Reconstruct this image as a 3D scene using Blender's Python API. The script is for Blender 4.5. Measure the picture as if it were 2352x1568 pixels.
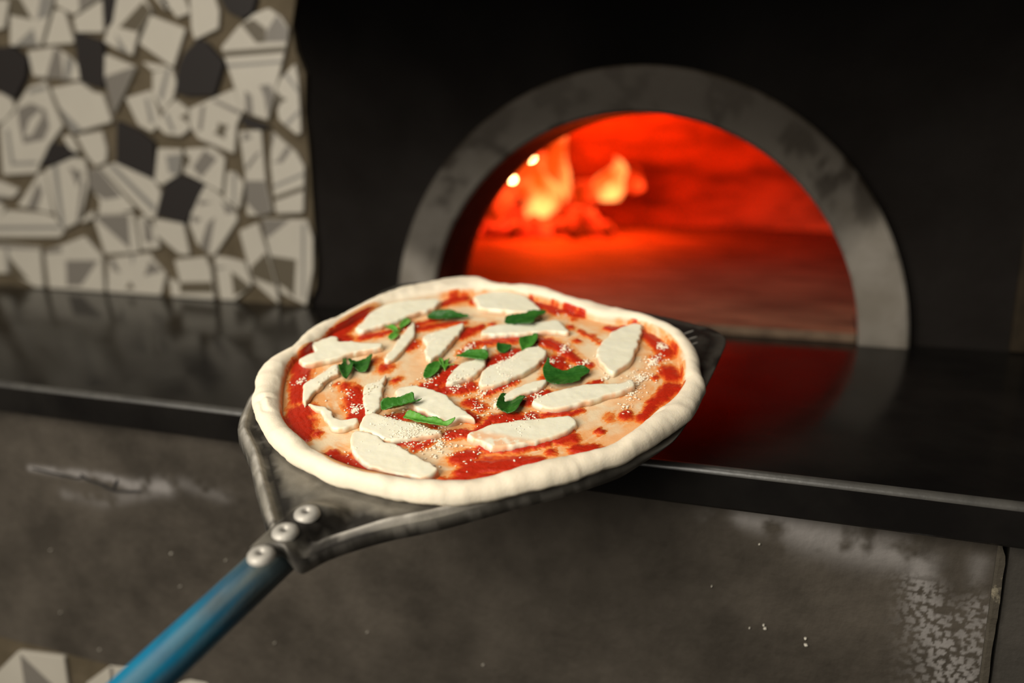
import bpy, bmesh, math, random
import numpy as np
from mathutils import Vector, Matrix, noise
from mathutils.geometry import delaunay_2d_cdt
for o in list(bpy.data.objects): bpy.data.objects.remove(o)
CAM=[[0.940037,0.340976,-0.008167],[-0.072468,0.22307,0.972105],[0.333286,-0.913222,0.234404]]
# ------------------------------------------------------------------ camera, light, exposure
scene=bpy.context.scene
cam=bpy.data.cameras.new('camera');cam.sensor_width=36;cam.lens=1950/2352*36;cam.clip_start=.02
co=bpy.data.objects.new('camera',cam);scene.collection.objects.link(co)
r,u,b=CAM
co.matrix_world=Matrix(((r[0],u[0],b[0],0),(r[1],u[1],b[1],0),(r[2],u[2],b[2],1.18),(0,0,0,1)))
cam.dof.use_dof=True;cam.dof.focus_distance=.575;cam.dof.aperture_fstop=2.6;cam.dof.aperture_blades=0
scene.camera=co
w=bpy.data.worlds.new('kitchen');scene.world=w;w.use_nodes=True
w.node_tree.nodes['Background'].inputs[0].default_value=(1,.95,.88,1);w.node_tree.nodes['Background'].inputs[1].default_value=.04
def area_light(name,loc,target,sx,sy,power,col):
    l=bpy.data.lights.new(name,'AREA');l.shape='RECTANGLE';l.size=sx;l.size_y=sy;l.energy=power;l.color=col
    o=bpy.data.objects.new(name,l);o.location=loc;o.rotation_euler=(Vector(target)-Vector(loc)).to_track_quat('-Z','Y').to_euler();scene.collection.objects.link(o)
area_light('window_light',(-.95,-1.3,1.85),(-.1,.65,1.0),1.5,1.3,77,(1,.94,.83))
area_light('overhead_fill',(-.55,.05,2.45),(-.1,.6,1.0),.7,.7,9,(1,.93,.80))  # added fill from overhead, no lamp seen there; lifts the pizza against the wall
scene.view_settings.view_transform='Standard';scene.view_settings.look='None'
scene.view_settings.exposure=0;scene.view_settings.gamma=1;scene.view_settings.use_curve_mapping=False
FIRE_W=12.
CREASES=[(-.128,-.095,.6,.012,.0016),(-.121,-.101,-.5,.010,.0014),(.128,-.052,1.0,.010,.0016),(.142,-.03,1.2,.010,.0016),(.11,-.085,.8,.012,.0012)]
# ------------------------------------------------------------------ measured shapes (mm)
FRAME=[[-0.236832,0.572459,1.00912],[0.997702,0.016433,-0.065731],[0.0,0.970143,0.242536],[0.067754,-0.241978,0.967913]]
CRUST=[[-57.8,152.1],[-72.4,151.6],[-94.5,133.6],[-108.3,120.7],[-119.8,103.8],[-131.4,78.9],[-141.5,52.8],[-144.1,37.2],[-150.4,19.5],[-153.3,2.6],[-151.2,-20.8],[-158.1,-35.4],[-157.5,-52.0],[-152.3,-66.6],[-145.7,-75.8],[-140.0,-87.9],[-130.9,-99.6],[-113.9,-116.9],[-94.9,-132.6],[-75.5,-143.2],[-57.0,-150.0],[-39.1,-156.5],[-23.8,-159.5],[-3.4,-160.0],[15.4,-158.9],[30.9,-157.4],[44.5,-152.7],[57.6,-145.7],[75.9,-134.0],[93.0,-121.5],[104.1,-111.3],[120.5,-93.9],[134.6,-78.1],[148.1,-55.3],[156.0,-38.9],[164.1,-20.7],[165.9,-3.1],[167.5,13.4],[168.1,16.0],[162.2,36.1],[155.5,64.2],[149.1,78.3],[138.1,93.9],[122.0,108.2],[96.9,119.3],[76.8,124.2],[56.1,129.3],[29.6,134.8],[5.9,145.3],[-9.9,144.7],[-41.0,142.7]]
INNER=[[-47.1,124.5],[-68.3,114.6],[-87.9,101.5],[-111.9,80.7],[-125.1,65.3],[-133.8,35.2],[-135.8,6.4],[-139.5,-17.4],[-138.7,-38.7],[-130.3,-59.9],[-118.2,-81.7],[-103.3,-103.8],[-86.5,-118.0],[-68.5,-128.2],[-52.8,-138.4],[-36.5,-147.7],[-11.7,-151.5],[9.4,-146.3],[27.2,-140.8],[51.7,-130.5],[73.3,-111.5],[96.0,-92.6],[115.2,-79.4],[129.6,-54.7],[138.7,-27.5],[149.0,-1.2],[151.0,24.2],[144.3,55.7],[131.7,81.0],[110.7,99.8],[88.2,103.9],[66.2,103.3],[35.9,117.0],[5.4,126.3],[-20.2,130.2]]
MOZ=[["broad mozzarella slab beside the rear left crust",[[-118.6,29.8],[-119.0,42.7],[-119.9,65.7],[-109.5,82.9],[-94.6,91.3],[-78.7,97.9],[-71.3,93.9],[-72.4,79.4],[-85.5,62.0],[-92.7,48.5],[-106.7,31.4],[-111.7,25.4]]],["crumbly-edged mozzarella slice nearest the left crust, pointing right",[[-134.9,-31.5],[-132.4,-22.7],[-130.6,-15.6],[-140.3,-6.7],[-138.3,-2.6],[-131.1,9.9],[-123.2,8.7],[-120.0,4.5],[-111.5,7.0],[-98.5,7.4],[-84.9,9.7],[-84.1,3.1],[-98.3,-9.3],[-108.5,-22.1],[-122.9,-34.3],[-129.4,-36.2]]],["bent mozzarella strip just left of the upright basil sprig",[[-110.8,-66.6],[-112.5,-58.5],[-108.6,-45.4],[-104.6,-28.8],[-96.1,-38.7],[-98.5,-51.3],[-99.0,-64.5],[-98.8,-75.7],[-96.6,-87.2],[-102.5,-80.9]]],["narrow mozzarella wedge standing beside the smallest pale basil sprig",[[-72.5,-11.4],[-75.1,9.2],[-77.8,36.3],[-77.6,52.9],[-71.1,41.8],[-66.4,28.9],[-65.4,10.3],[-65.9,-9.5]]],["notched mozzarella wedge below the flat dark basil leaf",[[-58.1,27.8],[-56.2,37.2],[-47.4,46.9],[-37.4,60.8],[-33.3,52.8],[-32.4,31.9],[-32.9,13.3],[-37.3,-3.3],[-47.1,7.4],[-50.2,18.2]]],["mozzarella slice farthest back, against the rear crust",[[-46.3,112.0],[-37.3,124.2],[-22.4,129.6],[-5.6,126.1],[7.0,115.6],[20.3,99.2],[12.6,95.3],[-7.6,93.4],[-32.3,91.8],[-38.6,100.2]]],["long mozzarella slice with a basil leaf lying across it at the back",[[-16.5,50.7],[-14.7,61.4],[-2.7,71.2],[19.6,79.7],[36.1,88.7],[43.6,82.5],[51.7,70.7],[40.0,69.2],[26.8,63.4],[10.5,55.6],[-6.4,49.6],[-14.6,48.3]]],["thick mozzarella slice nearest the right crust",[[80.4,46.4],[81.0,59.7],[85.5,82.5],[95.8,97.7],[104.9,98.3],[107.9,79.2],[109.0,56.7],[108.6,38.6],[101.4,18.3],[92.6,23.4],[86.2,31.9]]],["slanting mozzarella slice in the middle of the pizza, left of the large curled basil leaf",[[8.1,-15.4],[7.2,-3.8],[18.9,15.5],[27.0,34.4],[35.8,40.7],[44.8,32.3],[43.7,15.8],[38.3,0.4],[26.2,-19.8],[17.8,-27.2],[12.4,-25.6]]],["pointed mozzarella piece partly covered by a small basil leaf at the centre",[[-12.9,-30.0],[-14.7,-14.2],[-12.8,0.1],[-5.5,7.8],[-6.3,31.5],[-1.0,24.2],[5.1,6.1],[5.5,-4.1],[2.7,-17.6],[-2.0,-22.2],[-7.1,-28.9]]],["thin mozzarella sliver beside the square basil piece",[[30.2,-46.8],[34.0,-31.8],[40.4,-18.8],[52.3,-5.8],[57.0,-7.3],[53.3,-19.7],[45.0,-30.0],[33.7,-47.2]]],["long mozzarella slice in front of the large curled basil leaf",[[54.5,-36.0],[62.8,-23.5],[75.7,-11.0],[86.0,-3.5],[107.8,4.7],[112.9,11.1],[118.5,7.9],[117.2,-1.0],[108.1,-10.7],[92.0,-26.2],[82.6,-35.8],[73.3,-42.0],[64.3,-41.3]]],["sauce-smeared mozzarella slice nearest the front crust on the right",[[28.1,-89.5],[28.5,-86.7],[36.3,-76.2],[51.9,-64.5],[72.0,-53.4],[85.9,-47.1],[91.2,-52.5],[91.6,-59.3],[85.0,-70.8],[73.3,-82.2],[58.1,-93.3],[48.0,-97.1],[36.0,-93.7]]],["largest mozzarella slab, by the front crust above the peel rivets",[[-46.7,-111.4],[-46.1,-105.8],[-40.7,-104.8],[-31.0,-106.6],[-21.1,-111.8],[-9.9,-112.9],[-0.6,-117.9],[12.0,-122.8],[24.4,-129.6],[22.9,-135.3],[18.0,-140.4],[6.9,-140.8],[-6.3,-141.2],[-21.9,-137.6],[-34.0,-129.3],[-41.8,-120.4]]],["upright narrow mozzarella strip left of the rolled basil leaf",[[-67.7,-54.1],[-66.4,-47.2],[-62.4,-40.9],[-60.1,-32.8],[-55.4,-46.1],[-50.0,-59.9],[-44.5,-74.5],[-44.3,-82.2],[-47.7,-85.2],[-58.5,-72.0]]],["crescent-shaped ragged mozzarella piece near the left crust",[[-96.1,-82.7],[-89.4,-83.4],[-83.7,-83.7],[-74.5,-88.8],[-67.4,-94.4],[-59.1,-95.6],[-53.2,-91.3],[-49.5,-95.2],[-52.4,-101.0],[-58.0,-107.0],[-64.6,-106.0],[-72.1,-99.6],[-81.1,-90.8],[-88.4,-87.7]]],["smooth oval mozzarella slice behind the rolled basil leaf",[[-42.3,-54.9],[-43.2,-47.4],[-36.5,-41.8],[-25.0,-41.3],[-12.0,-44.4],[-2.2,-49.6],[7.1,-57.5],[16.5,-62.5],[25.4,-70.5],[17.7,-71.0],[13.5,-74.8],[9.3,-78.5],[2.2,-77.0],[-11.0,-72.1],[-25.6,-64.8],[-35.2,-62.3]]],["mozzarella slice buried under grated cheese beside the long basil leaf",[[-46.0,-100.3],[-48.0,-91.0],[-45.7,-83.9],[-39.0,-83.8],[-26.8,-85.8],[-11.9,-86.2],[0.1,-88.7],[7.3,-88.9],[9.4,-91.9],[2.6,-97.5],[-10.2,-105.0],[-20.7,-109.9],[-26.3,-108.7],[-40.0,-103.4]]]]
BASIL=[["flat dark green basil leaf near the rear crust, by the notched mozzarella",0.3,1,[[[-72.5,69.6],[-68.8,75.5],[-55.8,79.3],[-47.1,77.9],[-37.4,75.9],[-45.5,69.7],[-50.1,63.6],[-60.8,61.5],[-68.6,64.9]]]],["smallest pale basil sprig of three tiny leaves, behind the narrow mozzarella wedge",0.8,0,[[[-86.3,42.9],[-87.9,55.5],[-85.9,60.9],[-80.3,52.1],[-82.4,45.9]],[[-97.8,40.5],[-93.4,42.7],[-84.8,37.8],[-86.3,33.8]],[[-86.0,22.3],[-84.8,32.4],[-79.4,30.4],[-80.2,23.1]]]],["jagged dark basil leaf lying across the long rear mozzarella slice",0.3,1,[[[-4.5,74.8],[-4.0,80.3],[8.7,89.3],[11.3,93.4],[24.5,96.7],[19.3,83.8],[21.6,72.0],[17.1,69.7],[-1.5,70.5]]]],["cupped basil leaf right of the small dull basil scrap",0.4,1,[[[18.1,47.0],[24.5,58.7],[25.8,65.1],[30.7,52.6],[30.3,41.0],[26.1,34.1],[21.5,38.4]]]],["small dull basil scrap on the dark sauce at the centre",0.2,0,[[[2.2,36.5],[3.4,40.8],[9.8,38.8],[15.0,34.6],[11.5,26.1],[6.8,26.6]]]],["short bright basil leaf lying over the pointed mozzarella piece",0.6,0,[[[-19.8,5.7],[-16.0,12.5],[-12.3,15.8],[1.5,17.7],[4.7,5.3],[-2.4,4.5],[-8.2,5.6]]]],["basil sprig with one oval leaf and tiny shoots, left of the pointed mozzarella",0.6,0,[[[-32.8,-25.8],[-36.0,-11.6],[-33.2,-1.4],[-29.4,-2.6],[-25.1,-14.5],[-27.1,-22.6]],[[-33.5,5.0],[-28.5,0.0],[-25.1,-6.8],[-28.5,-4.7]],[[-27.7,-2.9],[-25.6,5.7],[-23.3,-1.6],[-16.5,-4.2],[-22.1,-4.4],[-21.4,-11.8]]]],["basil sprig with an upright spiky leaf, nearest the left crust",0.25,1,[[[-100.2,-32.2],[-100.6,-26.1],[-110.8,-6.4],[-102.6,-17.1],[-96.2,-26.4],[-90.8,-26.3],[-86.5,-40.3],[-88.6,-45.4]],[[-97.4,-22.0],[-90.1,-19.8],[-85.3,-7.9],[-80.6,-18.6],[-78.2,-31.0],[-88.6,-28.8]]]],["largest curled basil leaf, right of the pizza centre",0.35,2,[[[49.5,7.1],[49.3,14.8],[50.2,20.4],[54.0,13.6],[64.8,12.5],[74.5,20.6],[83.2,15.4],[79.3,5.9],[79.4,-0.6],[70.7,-8.1],[64.2,-11.7],[57.0,-7.3]]]],["squarish basil piece in front of the thin mozzarella sliver",0.3,1,[[[31.7,-33.7],[37.1,-31.3],[48.4,-32.5],[48.9,-43.7],[48.5,-53.4],[40.6,-55.1],[34.5,-51.8]]]],["bright rolled basil leaf on the smooth oval mozzarella edge",0.6,2,[[[-41.6,-74.2],[-32.2,-65.4],[-25.5,-58.7],[-22.5,-62.5],[-18.2,-60.5],[-19.7,-66.3],[-27.2,-75.7],[-31.1,-80.1],[-38.1,-81.0]]]],["long bright basil leaf nearest the front, over grated cheese",0.75,1,[[[-21.8,-83.0],[-20.9,-76.4],[-14.7,-77.1],[-5.0,-80.4],[1.8,-79.6],[8.8,-82.4],[15.0,-79.3],[14.2,-83.2],[6.9,-87.8],[-1.8,-89.3],[-8.2,-89.4],[-15.4,-84.8]]]]]
SAUCE=[[[[-127.5,69.9,3.1],[-129.5,34.8,4.3],[-130.8,11.8,3.7]],1],[[[-122.8,11.0,6.2]],1],[[[-109.5,20.4,3.4],[-90.3,37.2,3.1],[-75.2,55.6,2.8],[-61.8,70.5,2.8]],0.72],[[[-135.6,-13.3,3.7],[-134.8,-21.9,3.7],[-133.5,-37.2,3.7],[-124.5,-46.9,5.6],[-118.1,-60.2,5.0],[-112.4,-72.5,3.7],[-108.5,-78.8,3.7]],1],[[[-97.0,-94.4,8.1],[-98.1,-99.9,5.0],[-86.4,-106.5,6.2],[-75.0,-119.8,1.9]],1],[[[-50.5,-130.8,3.1],[-40.5,-135.6,5.0],[-27.4,-140.2,5.3],[-14.6,-144.7,5.0],[-4.3,-145.6,3.7],[11.5,-143.4,1.9],[21.6,-136.7,1.9]],1],[[[-75.6,-55.2,3.7],[-64.8,-69.9,6.2],[-57.2,-78.2,5.6],[-55.6,-88.1,4.3]],0.95],[[[-83.8,-51.2,4.3]],0.65],[[[29.8,-109.6,4.3],[37.7,-103.7,4.3]],0.9],[[[39.6,-124.7,5.0],[41.2,-118.6,6.2],[53.5,-111.9,5.9],[69.2,-103.8,4.7],[80.1,-99.0,3.1]],0.95],[[[50.9,-124.9,3.1],[64.0,-117.6,2.5]],0.75],[[[38.1,-95.6,1.9],[46.7,-93.4,2.8],[64.0,-88.1,2.8],[79.6,-77.7,1.6],[91.5,-58.3,0.9]],1],[[[93.4,-68.3,4.0],[87.5,-73.3,2.5]],0.85],[[[98.6,-79.5,3.1],[104.6,-79.2,4.0],[110.4,-73.9,2.5]],1],[[[84.0,-85.5,2.5]],0.85],[[[121.3,-30.0,3.7]],1],[[[108.1,-54.4,2.2]],0.95],[[[131.0,-29.3,3.1]],0.8],[[[133.1,-29.2,2.5],[134.8,-10.3,3.4],[141.0,2.4,4.3],[142.7,12.2,5.0],[147.0,14.7,4.3]],1],[[[137.5,36.5,5.6],[142.6,31.4,5.0]],1],[[[130.1,25.7,2.5]],0.7],[[[126.0,54.5,4.3]],0.75],[[[132.3,65.7,5.0],[126.0,72.6,4.7],[114.6,85.2,4.0],[106.7,93.1,2.5]],0.95],[[[78.1,93.6,2.5],[85.8,93.4,2.8],[97.9,100.9,2.2]],0.95],[[[1.6,123.4,1.9],[10.6,117.7,2.8],[21.3,116.3,2.8],[29.9,110.8,3.4],[36.6,114.5,2.5],[45.2,108.3,2.5],[52.9,107.9,1.6]],1],[[[47.1,100.3,2.2]],0.75],[[[-69.4,98.4,2.8],[-64.4,108.2,4.7],[-56.8,113.2,3.7]],1],[[[-42.6,118.2,2.5],[-47.4,109.3,2.8]],0.85],[[[-22.2,65.2,2.8],[-28.0,55.4,5.0],[-31.6,47.1,3.7]],0.9],[[[-15.4,73.8,2.5]],0.65],[[[-70.4,48.7,3.7],[-54.0,61.7,3.4],[-37.7,69.8,2.2]],0.68],[[[-62.9,23.2,4.3],[-63.5,13.9,2.5]],0.66],[[[-20.0,22.3,4.0],[-15.8,34.0,3.7]],0.75],[[[-19.6,34.3,3.7],[-4.4,44.2,4.0],[11.9,51.3,4.0]],0.68],[[[30.1,55.1,3.1],[38.8,55.3,4.3],[54.6,47.9,3.7],[64.9,36.4,3.1],[73.3,28.4,2.8],[79.7,29.6,1.9]],0.85],[[[18.8,31.5,4.3],[13.1,21.1,6.2],[8.1,10.4,5.6]],1],[[[46.2,26.6,3.7],[53.0,25.8,6.8],[58.1,20.4,4.7]],1],[[[-27.7,-35.7,4.0],[-21.7,-31.3,4.7],[-18.4,-11.2,4.0],[-17.4,-2.7,2.5]],1],[[[-15.1,-37.7,3.1],[1.3,-30.2,4.0],[4.4,-26.1,4.0]],0.95],[[[33.0,-9.8,2.5],[27.1,-18.0,2.5],[19.4,-31.7,2.5]],0.75],[[[12.1,-45.5,4.3],[22.2,-50.2,3.7]],0.72],[[[32.1,-75.9,2.5],[34.8,-61.3,3.4],[45.4,-57.5,4.3],[53.0,-55.8,4.0],[60.1,-50.8,3.7]],1],[[[27.0,-82.8,3.1],[31.7,-74.9,2.5],[45.5,-65.8,2.5]],1],[[[50.4,-33.9,2.8],[55.1,-25.2,4.0],[60.1,-20.7,3.4]],1],[[[67.2,-46.4,1.9],[72.9,-43.5,2.2],[83.7,-39.1,1.9],[89.7,-32.7,1.6]],0.8],[[[-35.7,-83.2,3.4],[-26.8,-78.3,3.4],[-20.7,-73.0,2.2]],1],[[[14.4,-59.5,1.9],[19.4,-63.7,2.8],[25.2,-66.4,2.5]],0.95],[[[22.7,-83.1,3.4],[13.6,-86.9,3.1]],0.9],[[[5.2,-100.0,2.5],[-1.6,-108.3,2.2]],0.72],[[[-15.4,-108.9,1.2],[-2.6,-101.4,0.9]],0.8],[[[-14.5,-72.8,2.2],[-0.3,-79.8,1.9]],0.75],[[[-68.6,-17.9,5.3]],0.66],[[[-52.5,-33.4,3.1]],0.75],[[[-91.9,-51.1,1.6]],0.75],[[[69.8,76.0,2.5]],0.66],[[[48.5,85.8,2.5]],0.85],[[[59.7,65.3,2.8]],0.72],[[[92.2,7.9,1.9],[88.8,2.4,1.9],[82.0,-4.1,1.6]],0.8],[[[-72.3,-112.0,2.5]],0.8],[[[12.1,81.8,2.5]],0.55],[[[23.6,-13.9,3.1]],0.7],[[[-37.6,-48.2,2.5]],0.6],[[[56.8,82.5,1.9],[79.2,65.6,1.6]],0.6],[[[35.0,-114.3,3.7],[44.7,-127.3,2.5],[27.5,-134.8,1.9]],0.62],[[[110.5,-36.1,4.3]],0.45],[[[-81.3,-11.1,5.0]],0.5],[[[52.4,1.2,3.7]],0.5],[[[108.6,-1.2,5.0]],0.45]]
GRATE=[[22.6,18.2,9.3,40],[-17.8,25.1,8.1,50],[16.0,7.2,7.8,40],[124.2,48.3,8.1,70],[120.0,20.1,10.5,70],[126.4,72.0,5.0,35],[95.0,15.2,5.6,14],[56.2,-26.7,6.8,24],[54.3,46.4,6.8,30],[75.7,31.9,5.6,16],[-61.3,-79.5,5.6,46],[-76.3,-61.7,5.6,10],[-119.2,-56.6,6.8,26],[-6.3,-93.5,13.6,110],[11.7,-98.5,12.4,70],[27.8,-11.4,9.3,36],[17.0,-32.4,11.2,34],[-5.2,-27.7,9.3,34],[-28.9,-86.8,12.4,60],[59.2,-55.6,7.4,26],[42.0,-73.4,11.2,26],[-12.9,-99.8,9.3,60],[118.9,-19.2,5.6,14],[82.7,-105.3,6.2,3],[-97.3,-50.1,18.6,14],[52.0,24.8,6.2,22],[70.5,20.0,8.1,20],[-47.3,28.5,18.6,30],[-28.2,-22.9,12.4,24],[118.1,-1.4,12.4,26],[31.8,44.2,12.4,26],[-33.3,-139.7,21.7,10],[16.0,-122.1,5.0,9],[21.1,-51.7,12.4,24],[-60.3,-51.8,7.4,12],[-80.9,42.4,18.6,12],[60.4,-73.2,18.6,16],[38.9,106.5,9.3,8],[39.9,-100.1,18.6,10]]
FLECKS=[[-29.4,-362.3],[-19.5,-358.0],[-18.4,-360.4],[10.7,-363.0],[11.3,-368.0],[-735.4,-417.1],[-734.9,-489.8],[-510.7,-389.7],[-575.6,-393.9],[-686.4,-523.9],[-462.6,-468.1],[-26.1,-292.7],[-58.9,-333.1],[-360.5,-435.1],[-247.9,-443.3],[-569.3,-428.1]]
RIBS=[[135.4,108.2,143.9,119.6],[140.6,100.3,148.2,109.6],[145.7,94.1,150.3,100.0]]
PEEL=[[144.9,132.2],[158.2,127.0],[167.9,119.3],[172.0,107.9],[171.1,87.3],[168.8,58.2],[166.1,31.0],[162.2,-5.5],[157.7,-33.2],[151.8,-49.2],[138.2,-67.6],[122.5,-85.5],[98.1,-109.8],[78.0,-125.9],[56.9,-144.5],[36.1,-161.9],[12.5,-178.9],[-2.9,-192.8],[-12.6,-203.5],[-17.3,-212.0],[-22.3,-219.8],[-31.4,-218.7],[-37.6,-222.1],[-42.5,-226.5],[-46.9,-225.0],[-48.1,-216.9],[-49.7,-207.1],[-61.4,-192.4],[-85.7,-165.9],[-106.2,-142.7],[-120.9,-129.0],[-133.5,-116.4],[-145.2,-92.0],[-153.3,-58.1],[-152.2,44.3],[-145.3,102.7],[-135.7,132.4],[-121.3,144.7],[-81.5,156.0],[-17.4,157.8],[38.4,150.5],[67.1,146.6],[106.6,140.9]]
RIVETS=[[-30.0,-192.8],[-33.4,-210.3],[-35.5,-230.5]]
SPINE=[[-28.7,-177.4],[-31.6,-190.7],[-34.9,-208.3],[-37.1,-228.7],[-38.0,-239.5]]
HANDLE=[[-34.3,-192.7,-8.3],[-40.6,-213.4,-12.1],[-66.3,-298.5,-27.6],[-165.9,-628.6,-87.6]]
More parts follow.
